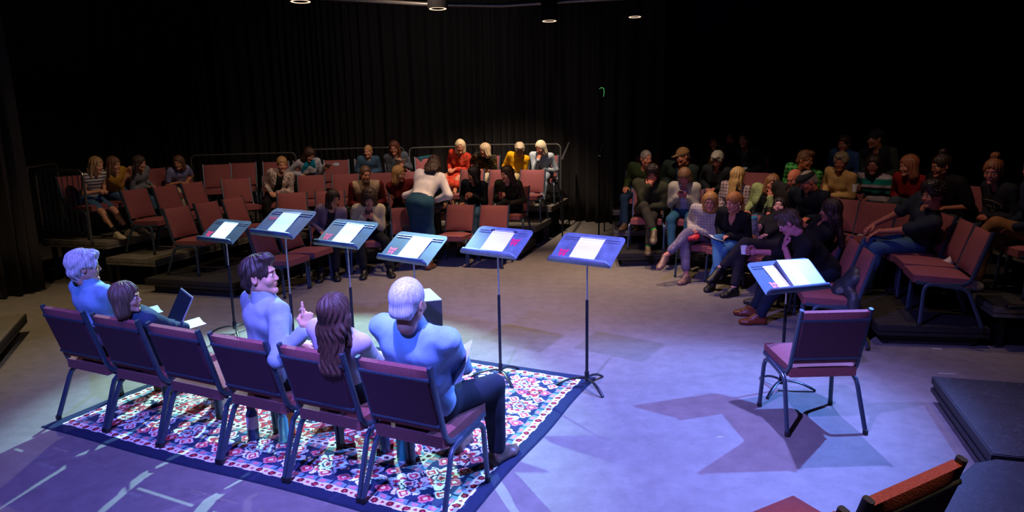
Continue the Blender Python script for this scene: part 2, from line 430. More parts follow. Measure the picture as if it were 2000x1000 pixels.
# black step platforms near the camera
deck([(3.12, 4.90), (2.72, 3.66), (4.3, 3.2), (4.75, 4.42)], .2, 'scuffed black platform at the right edge of the floor', top='deck', edge='deckdark', thick=.12)
deck([(2.57, 3.58), (2.28, 3.35), (1.35, 2.32), (.25, 1.72), (.7, .3), (3.3, .6), (4.1, 3.2), (2.72, 3.62)], .2, 'scuffed black platform under the two nearest chairs', top='deck', edge='deckdark', thick=.12)
lp = deck([(-5.22, 7.19), (-7.4, 6.24), (-6.9, 5.1), (-4.66, 5.95)], .2, 'low black carpeted platform at the left edge of the floor', top='decktop', edge='deckdark')

# ---------------------------------------------------------------- guard rails
def guard(p0, p1, z0, h, label, group=None, step=.11, rr=.017):
    p0 = Vector((*p0, z0)); p1 = Vector((*p1, z0)); d = p1-p0; L = d.length; yaw = math.atan2(d.y, d.x)
    r = empty('guard_rail', p0, yaw); tag(r, label, 'railing', group)
    mb = MB(); c = .09; arc = lambda cx, a0, a1: [(cx+c*math.cos(a), 0, h-c+c*math.sin(a)) for a in np.linspace(a0, a1, 6)]
    mb.sweep([(0, 0, 0), (0, 0, h-c)]+arc(c, PI, PI/2)+arc(L-c, PI/2, 0)+[(L, 0, h-c), (L, 0, 0)], rr, n=8)
    mb.build('rail_frame', M['chrome_rail'], r)
    mb = MB(); mb.sweep([(0, 0, .1), (L, 0, .1)], rr*.8, n=6); mb.build('bottom_rail', M['blackmetal'], r)
    k = int(L/step)
    for i in range(1, k):
        x = L*i/k; mb = MB(); mb.sweep([(x, 0, .1), (x, 0, h-.01)], .006, n=5); mb.build('baluster', M['blackmetal'], r)
def on(nrm, c, t, sgn=1):  # point on a line (n.p=c) with along-coordinate t
    return (nrm[0]*c + sgn*nrm[1]*t, nrm[1]*c - sgn*nrm[0]*t)
A_ = inter((NCL, 13.93), ((1, 0), -5.9)); B_ = inter((NCL, 13.93), ((1, 0), -4.1)); C_ = inter((NCL, 13.93), ((1, 0), -3.95)); D_ = inter((NCL, 13.93), ((1, 0), -2.1))
guard(A_, B_, .6, 1.02, 'long back guard rail behind the empty chairs left of the teal scarf woman')
guard(C_, D_, .6, 1.07, 'back guard rail behind the fair haired boy and the reading woman')
guard(inter((NCL, 13.93), ((1, 0), -2.0)), inter((NCL, 13.93), ((1, 0), -1.05)), .6, 1.05, 'short back guard rail between the reading woman and the woman in red')
guard(inter((NCR, 13.48), ((1, 0), -.93)), inter((NCR, 13.48), ((1, 0), 1.0)), .6, 1.07, 'back guard rail behind the four white haired women')
PA = (-5.80, 9.43); PB = (-6.72, 9.84)
guard(PB, PA, .6, .98, 'black side guard rail beside the girl in the striped top, left bank')
guard((-6.95, 10.0), (-7.35, 11.3), .6, 1.0, 'black guard rail behind the row of girls on the left bank')
def handrail(a, b, foot, label):
    a = Vector(a); b = Vector(b)
    r = empty('stair_handrail', (b.x, b.y, foot)); tag(r, label, 'handrail'); o = Vector((b.x, b.y, foot))
    mb = MB(); mb.sweep([a-o, b-o], .018, n=8); mb.build('grip_tube', M['steel'], r)
    mb = MB(); mb.sweep([(a.x-o.x, a.y-o.y, a.z-o.z), (a.x-o.x, a.y-o.y, 0)], .015, n=6); mb.build('post', M['blackmetal'], r)
    mb = MB(); mb.sweep([(0, 0, b.z-foot), (0, 0, 0)], .015, n=6); mb.build('post', M['blackmetal'], r)
handrail((.94, 12.62, 1.44), (1.18, 13.95, 1.69), .0, 'steel stair handrail at the right end of the centre bank')
handrail((1.56, 12.2, 1.50), (1.80, 13.25, 1.75), .0, 'steel stair handrail left of the man in the green sweater')

# ---------------------------------------------------------------- ceiling pipe and downlights
mb = MB(); mb.sweep([(-4.2, 10.3, 4.0), (-2.77, 10.5, 3.93), (-1.2, 10.62, 3.83), (-.08, 10.6, 3.79), (.9, 10.45, 3.81), (1.73, 10.2, 3.80), (2.6, 9.8, 3.85)], .03, n=10)
tag(mb.build('lighting_pipe', M['chrome_rail']), 'curved metal lighting pipe hanging across the top of the room', 'pipe')
n = N('lamp_glow'); n.base((.9, .6, .4)); n.b.inputs['Emission Color'].default_value = (1, .68, .48, 1); n.b.inputs['Emission Strength'].default_value = 1.6; M['lampglow'] = n.m
for (px, py, Y, lab, rr) in [(587, 3, 10.2, 'leftmost of the four black downlights with a glowing rim', .145), (855, 17, 10.2, 'second black downlight from the left, its rim glowing', .13), (1073, 41, 10.2, 'lowest hanging black downlight with a glowing rim', .105), (1240, 33, 10.2, 'rightmost black downlight beside the navy wall, dimmer rim', .09)]:
    d = ray(px, py); t = Y/d.y; c = Vector((d.x*t, Y, CAMH+d.z*t))
    r = empty('downlight', c); tag(r, lab, 'downlight')
    mb = MB(); mb.lathe([(rr*.95, .0), (rr*1.1, .0), (rr*1.1, .42), (rr*.6, .5), (.03, .52), (.03, 5.69-c.z), (.0, 5.69-c.z)], n=24); mb.build('housing', M['black'], r)
    mb = MB(); mb.lathe([(rr*.2, .010), (rr*.93, -.004), (rr*.93, .012), (rr*.2, .02)], n=24); mb.build('lens', M['lampglow'], r)
# glowing tape on the curtain
n = N('green_glow_tape'); n.base((.1, .8, .2)); n.b.inputs['Emission Color'].default_value = (.2, 1, .25, 1); n.b.inputs['Emission Strength'].default_value = .55; M['glow'] = n.m
d = ray(1175, 180); t = 14.0/d.y; c = Vector((d.x*t, 14.0, CAMH+d.z*t))
mb = MB(); mb.sweep([(-.045, 0, .06), (-.02, 0, .085), (.02, 0, .085), (.045, 0, .06), (.05, 0, 0), (.045, 0, -.05), (.035, 0, -.09)], .010, .004, n=6, side=(0, 1, 0), radii=[.5, .8, 1, 1, 1, .9, .5])
tag(mb.build('glow_tape', M['glow'], loc=c), 'small hook of green glowing tape high on the black curtain', 'tape')

# ================================================================ CHAIRS
WT, HC, DF, WF = .237, .886, .50, .267
def make_chair(label):
    root = empty('banquet_chair'); tag(root, label, 'chair')
    # seat cushion: rounded, waterfall front
    def cushion(w_, l, t, nx=14, ny=14, crown=.012, mn=.5):
        vs = []; fs = []
        for side_ in (1, -1):
            for j in range(ny+1):
                for i in range(nx+1):
                    u = i/nx*2-1; v_ = j/ny*2-1
                    e = (1-abs(u)**7)**.5*(1-abs(v_)**7)**.5
                    x = u*w_/2; y = v_*l/2
                    z = side_*(t/2*max(mn, e)) + (crown*(1-u*u)*(1-v_*v_) if side_ > 0 else 0)
                    vs.append((x, y, z))
        k = (nx+1)*(ny+1)
        for j in range(ny):
            for i in range(nx):
                a = j*(nx+1)+i; fs.append((a, a+1, a+nx+2, a+nx+1)); fs.append((k+a, k+a+nx+1, k+a+nx+2, k+a+1))
        for i in range(nx):
            fs.append((i, k+i, k+i+1, i+1)); a = ny*(nx+1)+i; fs.append((a, a+1, k+a+1, k+a))
        for j in range(ny):
            a = j*(nx+1); b = a+nx+1; fs.append((a, b, k+b, k+a)); a += nx; b += nx; fs.append((a, k+a, k+b, b))
        return vs, fs
    vs, fs = cushion(.452, .475, .105, crown=.016, mn=.66)
    R = Matrix.Rotation(math.radians(-2.5), 3, 'X')
    mb = MB(); mb.add([tuple(R @ Vector(v)+Vector((0, -.335, .425))) for v in vs], fs); mb.build('seat', M['maroon'], root, ang=60)
    # backrest cushion: follows the rake; slight wrap over the top edge at the back
    bt = Vector((0, .010, HC-.015)); bb = Vector((0, -.105, .485)); ax = (bt-bb).normalized(); nr = Vector((0, -ax.z, ax.y))
    vs, fs = cushion(.435, (bt-bb).length, .062, crown=.014)
    mid = (bt+bb)/2
    mb = MB(); mb.add([tuple(mid+Vector((v[0], 0, 0))+ax*v[1]+nr*v[2]+Vector((0, 0, 0))) for v in vs], fs)
    back = mb.build('backrest', M['maroon'], root, ang=60)
    mb = MB(); q = mid-nr*.026
    Rb = Matrix((( 1, 0, 0), (0, nr.y, ax.y), (0, nr.z, ax.z)))
    mb.box(tuple(q-ax*.015), (.43, .012, (bt-bb).length-.085), Rb, .004); mb.build('back_panel', M['backpanel'], back)
    for s_ in (-1, 1):
        mb = MB(); x = s_*(WT-.009)
        mb.sweep([(x, .017, HC), (x, -.098, .487), (x, -.108, .455), (x, -.125, .428), (x, -.155, .405), (x, -.19, .392), (x, -.40, .388), (x, -.55, .405)], .0125, .0165, n=10, side=(1, 0, 0), sq=.6)
        mb.build('side_frame', M['frame'], root)
    for z in (HC-.075, .525):
        y = .017-(HC-z)*.288+.022; mb = MB(); mb.sweep([(-WT+.012, y, z), (WT-.012, y, z)], .008, .010, n=8, side=(0, 1, 0), sq=.6); mb.build('back_rail', M['frame'], root)
    for y, z in ((-.16, .378), (-.53, .388)):
        mb = MB(); mb.sweep([(-WT+.01, y, z), (WT-.01, y, z)], .009, n=6); mb.build('seat_rail', M['frame'], root)
    for s_ in (-1, 1):
        f = [(s_*WF, -DF, .015), (s_*(WF-.012), -.487, .33), (s_*(WF-.016), -.475, .368), (s_*(WF-.02), -.445, .388), (s_*(WF-.024), -.405, .392), (s_*(WF-.026), -.30, .380)]
        b = [(s_*WF, 0, .015), (s_*(WF-.016), -.112, .30), (s_*(WF-.02), -.13, .338), (s_*(WF-.023), -.16, .360), (s_*(WF-.025), -.20, .370), (s_*(WF-.026), -.31, .381)]
        for pts in (f, b):
            mb = MB(); mb.sweep(pts, .0135, .0165, n=10, side=(1, 0, 0), sq=.7); lg = mb.build('leg', M['frame'], root)
            mb = MB(); mb.sweep([(pts[0][0], pts[0][1], 0), (pts[0][0], pts[0][1], .032)], .0155, .0185, n=10, side=(1, 0, 0), sq=.7); mb.build('glide', M['glide'], lg)
    return root
_ch = make_chair('x'); _first = [True]
def chair(x, y, z, yaw, label, group=None):
    if _first[0]:
        _first[0] = False; _ch.location = (x, y, z); _ch.rotation_euler = (0, 0, yaw); _ch['label'] = label
        if group: _ch['group'] = group
        return _ch
    return tree(_ch, (x, y, z), yaw, label, group)
GA = 'chairs of the audience banks'; GP = 'chairs in the performers\' row'
# performers' row (they face away from the camera)
ROWO = Vector((-3.41, 4.841)); RA = -.457; RD = Vector((math.cos(RA), math.sin(RA))); RF = Vector((-math.sin(RA), math.cos(RA)))
RUGZ = .012
rowlab = ['first chair of the performing row, under the woman with short silver hair',
          'second chair of the performers\' row, the child with the laptop on it',
          'third chair of the performers\' row, empty, between the child and the young man',
          'fourth chair of the performers\' row, dark haired young man on it',
          'fifth chair of the performers\' row, long haired girl on it',
          'last chair of the performers\' row, nearest the camera, older man on it']
PC = []
for i in range(6):
    c = ROWO+RD*((i+.5)*.563); PC.append(c); chair(c.x, c.y, RUGZ, RA+PI, rowlab[i], GP)
chair(2.104, 4.356, 0, .02+PI, 'single empty maroon chair facing away, alone on the floor at right')
chair(1.16, 1.86, .2, math.radians(29)+PI, 'nearest maroon chair, its padded back cut by the bottom right edge')
chair(.67, 1.59, .2, math.radians(29)+PI, 'maroon chair mostly below the frame, left of the nearest chair')
# left bank
O_ = Vector((-4.64, 8.79)); f_ = Vector((.955, -.296)); r_ = Vector((.296, .955)); YL = math.atan2(.955, .296)
def LP(u, v): return O_+f_*u+r_*v
def lchair(u, v, z, lab): p = LP(u, v); chair(p.x, p.y, z, YL, lab, GA); return p
lchair(1.32, .43, 0, 'empty chair on the floor in front of the left bank, behind the young man\'s head')
lchair(1.32, 1.00, 0, 'empty chair on the floor next to the woman in the lilac jacket')
for i, l in enumerate(['empty chair at the near end of the lowest left riser, behind the leftmost music stand', 'second empty chair on the lowest left riser', 'third empty chair on the lowest left riser, nearest the corner']):
    lchair(-.03, .515+.565*i, .2, l)
for i, l in enumerate(['empty chair at the near end of the middle left riser', 'second empty chair on the middle left riser', 'third empty chair on the middle left riser, nearest the corner']):
    lchair(-1.0, .80+.565*i, .4, l)
CL6 = [lchair(-1.98, .66+.52*i, .6, l) for i, l in enumerate(['chair under the fair haired girl in the striped top', 'chair under the girl in the mustard top', 'chair under the girl in grey in the shade', 'empty chair in the top left row between the girls', 'chair under the child in the lavender shirt'])]
# centre bank
YC = math.atan2(.238, .971); YR = math.atan2(-.296, .955)
def cl(x, c, z, lab, yaw=YC):
    p = inter((NCL, c), ((1, 0), x)); chair(p[0], p[1], z, yaw, lab, GA); return Vector(p)
def cr(t, c, z, lab):
    p = Vector((NCR[0]*c+.955*t, NCR[1]*c-.296*t)); chair(p.x, p.y, z, YR, lab, GA); return p
Q = {}
Q['short'] = cl(-2.74, 10.50, 0, 'floor chair under the woman in the lilac jacket')
Q['cardigan'] = cl(-2.17, 10.50, 0, 'floor chair under the woman in the cream cardigan')
Q['bag'] = cl(-1.60, 10.52, 0, 'floor chair with a black bag on its seat')
chair(-.781, 10.67, 0, YR, 'empty front chair just right of the standing photographer', GA)
chair(-.252, 10.508, 0, YR, 'empty front chair behind the fifth music stand', GA)
for i, (x, l, k) in enumerate([(-3.50, 'empty chair on the lowest centre riser, in front of the patterned jacket', 'f1'), (-2.93, 'empty chair on the lowest centre riser behind the lilac jacket woman', 'f2'), (-2.37, 'chair under the bearded man in the beige vest', 'vest'), (-1.80, 'chair under the fair haired woman in the dark red shirt', 'redw'), (-1.23, 'chair under the dark haired woman talking to the photographer', 'teal')]):
    Q[k] = cl(x, 11.56, .2, l)
for x, l, k in [(-4.02, 'chair under the woman in the patterned pale jacket', 'pat'), (-3.46, 'empty chair on the middle centre riser below the teal scarf', 'g1'), (-2.90, 'empty chair on the middle centre riser behind the bearded man\'s left', 'g2'), (-2.33, 'empty chair right behind the bearded man in the vest', 'g3'), (-1.77, 'empty chair right behind the woman in the dark red shirt', 'g4')]:
    Q[k] = cl(x, 12.52, .4, l)
chair(-4.58, 11.55, .4, .62, 'empty chair in the corner of the middle riser', GA)
chair(-5.20, 12.34, .6, .38, 'empty chair at the left of the top centre row', GA)
for x, l, k in [(-4.88, 'second empty chair from the left in the top centre row', 'e2'), (-4.32, 'empty chair in the top row behind the patterned jacket woman', 'e3'), (-3.80, 'chair under the woman with the teal scarf', 'scarf'), (-3.27, 'empty chair in the top row right of the teal scarf with a card on it', 'h1'), (-2.72, 'chair under the fair haired boy', 'boy'), (-2.17, 'chair under the woman reading a white booklet', 'paper'), (-1.62, 'chair in the top row with a teal jacket over its back', 'jacket')]:
    Q[k] = cl(x, 13.50, .6, l)
for t, l, k in [(-3.90, 'chair under the woman in the navy sweatshirt', 'darkL'), (-3.30, 'chair under the woman in the olive pullover', 'olive')]:
    Q[k] = cr(t, 10.93, .2, l)
for t, l, k in [(-4.42, 'empty chair in front of the woman in the red dress', 'k1'), (-3.86, 'empty chair in front of the woman in the floral blouse', 'k2'), (-3.28, 'empty chair at the right end of the middle centre riser', 'k3')]:
    Q[k] = cr(t, 11.93, .4, l)
for t, l, k in [(-5.00, 'chair under the woman in the red patterned dress', 'orange'), (-4.45, 'chair under the woman in the floral blouse', 'floral'), (-3.85, 'chair under the woman in the yellow shirt', 'yellowL'), (-3.28, 'chair under the woman in the pale blue shirt', 'whiteL')]:
    Q[k] = cr(t, 12.95, .6, l)
# right bank : hips position and facing -> chair
def rc(k, x, y, z, yaw, lab):
    """x,y: rear-feet centre"""
    chair(x, y, z, yaw, lab, GA); Q[k] = Vector((x, y)); QY[k] = yaw
QY = {}
for a in [('B1', 2.47, 12.45, .6, -.38, 'empty chair at the top left of the right bank, behind the green sweater'),
          ('B2', 3.04, 12.2, .6, -.55, 'empty chair behind the man in the tan cap'),
          ('dark1', 3.6, 11.95, .6, -.6, 'chair under the long haired woman in the dark top row'),
          ('suit', 4.1, 11.6, .6, -.7, 'chair under the man in the dark suit with a badge'),
          ('blue', 5.25, 10.55, .6, -.95, 'chair under the woman in the blue shirt'),
          ('capvest', 5.55, 10.0, .6, -1.0, 'chair under the man in the dark cap and vest'),
          ('green', 2.15, 11.55, .4, -.25, 'chair under the balding man in the green sweater'),
          ('capman', 2.8, 11.4, .4, -.45, 'chair under the man in the tan cap'),
          ('gray', 3.4, 11.1, .4, -.6, 'chair under the grey haired person in glasses'),
          ('mid1', 3.85, 10.75, .4, -.7, 'dark empty chair in the middle row behind the woman in the green cardigan'),
          ('plaidg', 4.45, 10.3, .4, -.85, 'chair under the man in the green checked shirt'),
          ('yellow', 4.80, 9.72, .4, -1.0, 'chair under the woman in the pale yellow sweater'),
          ('stripe', 5.08, 9.2, .4, -1.1, 'chair under the woman in the striped sweater'),
          ('redr', 5.30, 8.65, .4, -1.2, 'chair under the woman in the red shirt at right'),
          ('bunT', 5.48, 8.08, .4, -1.35, 'chair under the person in the black t-shirt and glasses'),
          ('CU', 5.42, 7.0, .4, -1.55, 'chair with a patterned cover under the woman in the dark sweatshirt'),
          ('edge', 5.28, 6.38, .4, -1.75, 'chair cut by the right edge of the frame'),
          ('hoodie', 2.12, 10.62, .2, -.25, 'chair under the person in the olive hoodie'),
          ('white', 2.68, 10.42, .2, -.4, 'chair under the woman in the white hooded sweater'),
          ('blond', 3.32, 10.13, .2, -.6, 'chair under the long fair haired woman seen from behind'),
          ('cardi', 3.66, 9.85, .2, -.75, 'chair under the woman in the green knit cardigan'),
          ('bald', 3.92, 9.5, .2, -.85, 'chair under the bald man in dark brown'),
          ('oldcap', 4.12, 9.1, .2, -.9, 'chair under the old man in the black cap'),
          ('e0', 4.28, 8.72, .2, -.95, 'empty chair partly hidden by the long dark haired girl'),
          ('e1', 4.47, 8.36, .2, -.95, 'empty maroon chair seen square on, below the striped sweater'),
          ('e2', 4.61, 7.80, .2, -1.25, 'empty chair behind the young man with curly hair'),
          ('tshirt', 4.61, 7.27, .2, -1.75, 'chair under the curly haired young man'),
          ('e3', 4.50, 6.75, .2, -1.88, 'empty chair right behind the curly haired young man\'s jacket'),
          ('lone', 4.31, 6.23, .2, -1.90, 'empty chair at the near end of the right bank, seen from its side'),
          ('plaid', 2.72, 9.45, 0, -.60, 'front chair under the woman in the white checked blouse'),
          ('black', 3.08, 9.02, 0, -.80, 'front chair under the ponytailed woman in the black sweater'),
          ('bottle', 3.40, 8.52, 0, -1.0, 'front chair under the woman holding the steel bottle'),
          ('x1', 3.50, 7.98, 0, -1.45, 'front chair hidden between the bottle woman and the long haired girl'),
          ('longh', 3.56, 7.42, 0, -1.80, 'front chair under the long dark haired girl in black'),
          ('guy', 3.46, 6.86, 0, -1.84, 'front chair under the young man with brown shoes'),
          ('f0', 3.32, 6.31, 0, -1.84, 'empty front chair with a black jacket over its seat')]:
    rc(*a)

# ================================================================ RUG
def make_rug():
    W, D = 3.248+.2, 2.243+.2; res = .0075
    nx, ny = int(W/res), int(D/res)
    X, Y = np.meshgrid((np.arange(nx)+.5)*W/nx-W/2, (np.arange(ny)+.5)*D/ny-D/2)
    navy = np.array([.016, .026, .060]); cream = np.array([.78, .74, .64]); red = np.array([.56, .045, .07]); dred = np.array([.16, .012, .02])
    teal = np.array([.10, .28, .30]); orange = np.array([.60, .16, .06]); pink = np.array([.62, .22, .22]); green = np.array([.20, .26, .12]); sky = np.array([.25, .42, .50])
    col = np.zeros((ny, nx, 3)); col[:] = navy
    X = X+.004*np.sin(Y*41+X*27); Y = Y+.004*np.sin(X*39-Y*23)
    X0, Y0 = X.copy(), Y.copy()
    dx = W/2-np.abs(X0); dy = D/2-np.abs(Y0); d = np.minimum(dx, dy)
    along = np.where(dx < dy, Y, X)
    def put(mask, c): col[mask] = c
    # field
    def flower(cx, cy, R, petals, c_out, c_mid, c_in, phase=0., region=None, wob=.28, outline=True):
        ax, ay = X-cx, Y-cy; r = np.hypot(ax, ay); th = np.arctan2(ay, ax)
        if outline:
            m = r < R*(1-wob+wob*np.abs(np.cos(petals*th/2+phase)))+.009
            if region is not None: m &= region
            col[m] = navy*1.2
        rr = R*(1-wob+wob*np.abs(np.cos(petals*th/2+phase)))*(1+.05*np.sin(3*th+cx*9))
        for f, c in ((1.0, c_out), (.68, c_mid), (.34, c_in)):
            m = r < rr*f
            if region is not None: m &= region
            col[m] = c
    b1 = (d > .095) & (d <= .155)     # outer cream guard with red hearts
    put(b1, cream)
    t = (along/.055) % 1; u = (d-.125)/.03
    put(b1 & (np.hypot((t-.5)*1.6, u*.9) < .52+.18*np.sign(np.sin(along/.055*PI))), dred)
    put(b1 & (np.hypot((t-.5)*1.6, u*.9) < .30), red)
    g1 = (d > .155) & (d <= .20); put(g1, teal*.9+.05); t = (along/.11) % 1
    put(g1 & (np.abs(t-.5) < .22) & (np.abs(d-.1775) < .014), pink); put(g1 & (np.abs(t) < .12), navy)
    mbd = (d > .20) & (d <= .50); put(mbd, navy*1.4)
    L1 = X + 0; rng = np.random.RandomState(3)
    def border_pts(dist, stepL):
        w2, h2 = W/2-dist, D/2-dist; pts = []
        n1 = int(round(2*w2/stepL)); n2 = int(round(2*h2/stepL))
        for i in range(n1):
            x = -w2+2*w2*(i+.5)/n1; pts += [(x, -h2, i), (-x, h2, i)]
        for i in range(n2):
            y = -h2+2*h2*(i+.5)/n2; pts += [(w2, y, i), (-w2, -y, i)]
        return pts
    for (x, y, i) in border_pts(.35, .30):
        if i % 2 == 0:
            flower(x, y, .142, 10, cream, red, cream, region=mbd, wob=.3); flower(x, y, .068, 7, cream, sky, navy, region=mbd, wob=.3)
            flower(x, y, .035, 5, cream, red, navy, region=mbd)
        else:
            flower(x, y, .125, 6, cream, red, cream, region=mbd, wob=.5); flower(x, y, .04, 6, orange, cream, navy, region=mbd)
    for (x, y, i) in border_pts(.255, .15)+border_pts(.445, .15):
        flower(x, y, .050, 4, pink if i % 2 else cream, red, cream, region=mbd)
    for (x, y, i) in border_pts(.35, .075):
        flower(x, y, .030, 3, green if i % 2 else orange, cream, dred, region=mbd & (np.abs(col-navy*1.4).sum(2) < 1e-6))
    g2 = (d > .50) & (d <= .545); put(g2, pink*.9); t = (along/.09) % 1; put(g2 & (np.abs(t-.5) < .2), teal); put(g2 & (np.abs(t) < .10), cream)
    b2 = (d > .545) & (d <= .60); put(b2, cream); t = (along/.055) % 1
    put(b2 & (np.hypot((t-.5)*1.6, (d-.5725)/.03) < .5), dred); put(b2 & (np.hypot((t-.5)*1.6, (d-.5725)/.03) < .25), navy)
    fld = d > .60; put(fld, red*.9)
    # arabesque field in four-fold symmetry
    ax, ay = np.abs(X), np.abs(Y)
    s1 = np.sin(ax*38+2.3*np.sin(ay*23))*np.sin(ay*34+2.0*np.sin(ax*21)); put(fld & (s1 > .30), cream); put(fld & (s1 > .72), navy)
    s2 = np.sin(ax*58+1.7*np.cos(ay*27))*np.cos(ay*51+1.5*np.cos(ax*25)); put(fld & (s2 > .66), teal); put(fld & (s2 < -.5), cream); put(fld & (s2 < -.88), pink)
    med = (ax/.78)**1.5+(ay/.44)**1.5; wav = med+.06*np.cos(np.arctan2(ay, ax)*16)
    put(fld & (wav < 1.0), cream); put(fld & (wav < .93), navy)
    put(fld & (wav < .90) & (s2 > .25), red); put(fld & (wav < .90) & (s1 > .45), cream); put(fld & (wav < .9) & (s2 < -.6), sky)
    put(fld & (wav < .45), cream); put(fld & (wav < .40), red); put(fld & (wav < .38) & (s1 > .3), cream); put(fld & (wav < .38) & (s2 < -.4), navy)
    for x, y in [(0, 0), (.42, 0), (-.42, 0), (.9, .34), (-.9, .34), (.9, -.34), (-.9, -.34), (0, .3), (0, -.3), (.6, .42), (-.6, .42), (.6, -.42), (-.6, -.42), (.98, 0), (-.98, 0)]:
        flower(x, y, .10, 8, cream, red, teal, region=fld); flower(x, y, .035, 5, navy, orange, cream, region=fld)
    for x in np.arange(-.95, 1., .19):
        for y in np.arange(-.5, .55, .2):
            flower(x+.05*math.sin(abs(y)*30), y, .032, 5, [cream, sky, orange][int(abs(x*7)+abs(y*9)) % 3], dred, cream, region=fld)
    col *= (.88+.24*rng.rand(ny, nx, 1))
    # hem
    put(d < .012, navy*.7)
    # grid mesh
    gx = np.linspace(-W/2, W/2, nx+1); gy = np.linspace(-D/2, D/2, ny+1)
    GX, GY = np.meshgrid(gx, gy); rngz = .0025*np.sin(GX*9+GY*3)*np.sin(GY*7)
    edge = np.minimum(W/2-np.abs(GX), D/2-np.abs(GY)); GYw = GY.copy()
    GX2 = GX+.008*np.sin(GY*5+1)*(edge < .3); GYw += .010*np.sin(GX*3.1)
    top = np.stack([GX2, GYw, np.where(edge < 1e-6, .0015, .0085+rngz*np.clip(edge*10, 0, 1))], -1).reshape(-1, 3)
    idx = np.arange((nx+1)*(ny+1)).reshape(ny+1, nx+1)
    quads = np.stack([idx[:-1, :-1], idx[:-1, 1:], idx[1:, 1:], idx[1:, :-1]], -1).reshape(-1, 4)
    me = bpy.data.meshes.new('patterned_rug'); me.vertices.add(len(top)); me.vertices.foreach_set('co', top.ravel())
    me.loops.add(quads.size); me.loops.foreach_set('vertex_index', quads.ravel())
    me.polygons.add(len(quads)); me.polygons.foreach_set('loop_start', np.arange(0, quads.size, 4)); me.update(calc_edges=True)
    ca = me.color_attributes.new('rug_colour', 'FLOAT_COLOR', 'CORNER')
    cc = np.ones((len(quads), 4, 4)); cc[:, :, :3] = np.clip(col.reshape(-1, 1, 3), 0, 1); ca.data.foreach_set('color', cc.ravel())
    n = N('woven_rug'); a = n.new('ShaderNodeVertexColor', layer_name='rug_colour'); n.base(a.outputs[0]); n.set(Roughness=.9); n.b.inputs['Specular IOR Level'].default_value = .15
    n.bump(n.noise(n.coord(), 300, 2), .4, .002); me.materials.append(n.m)
    yaw = -.43; c, s = math.cos(yaw), math.sin(yaw); u0, v0 = 3.248/2, 2.243/2
    o = link('patterned_rug', me, loc=(-3.335+u0*c-v0*s, 4.763+u0*s+v0*c, .001), rz=yaw)
    tag(o, 'red, cream and navy oriental rug under the performers\' chairs', 'rug')
make_rug()

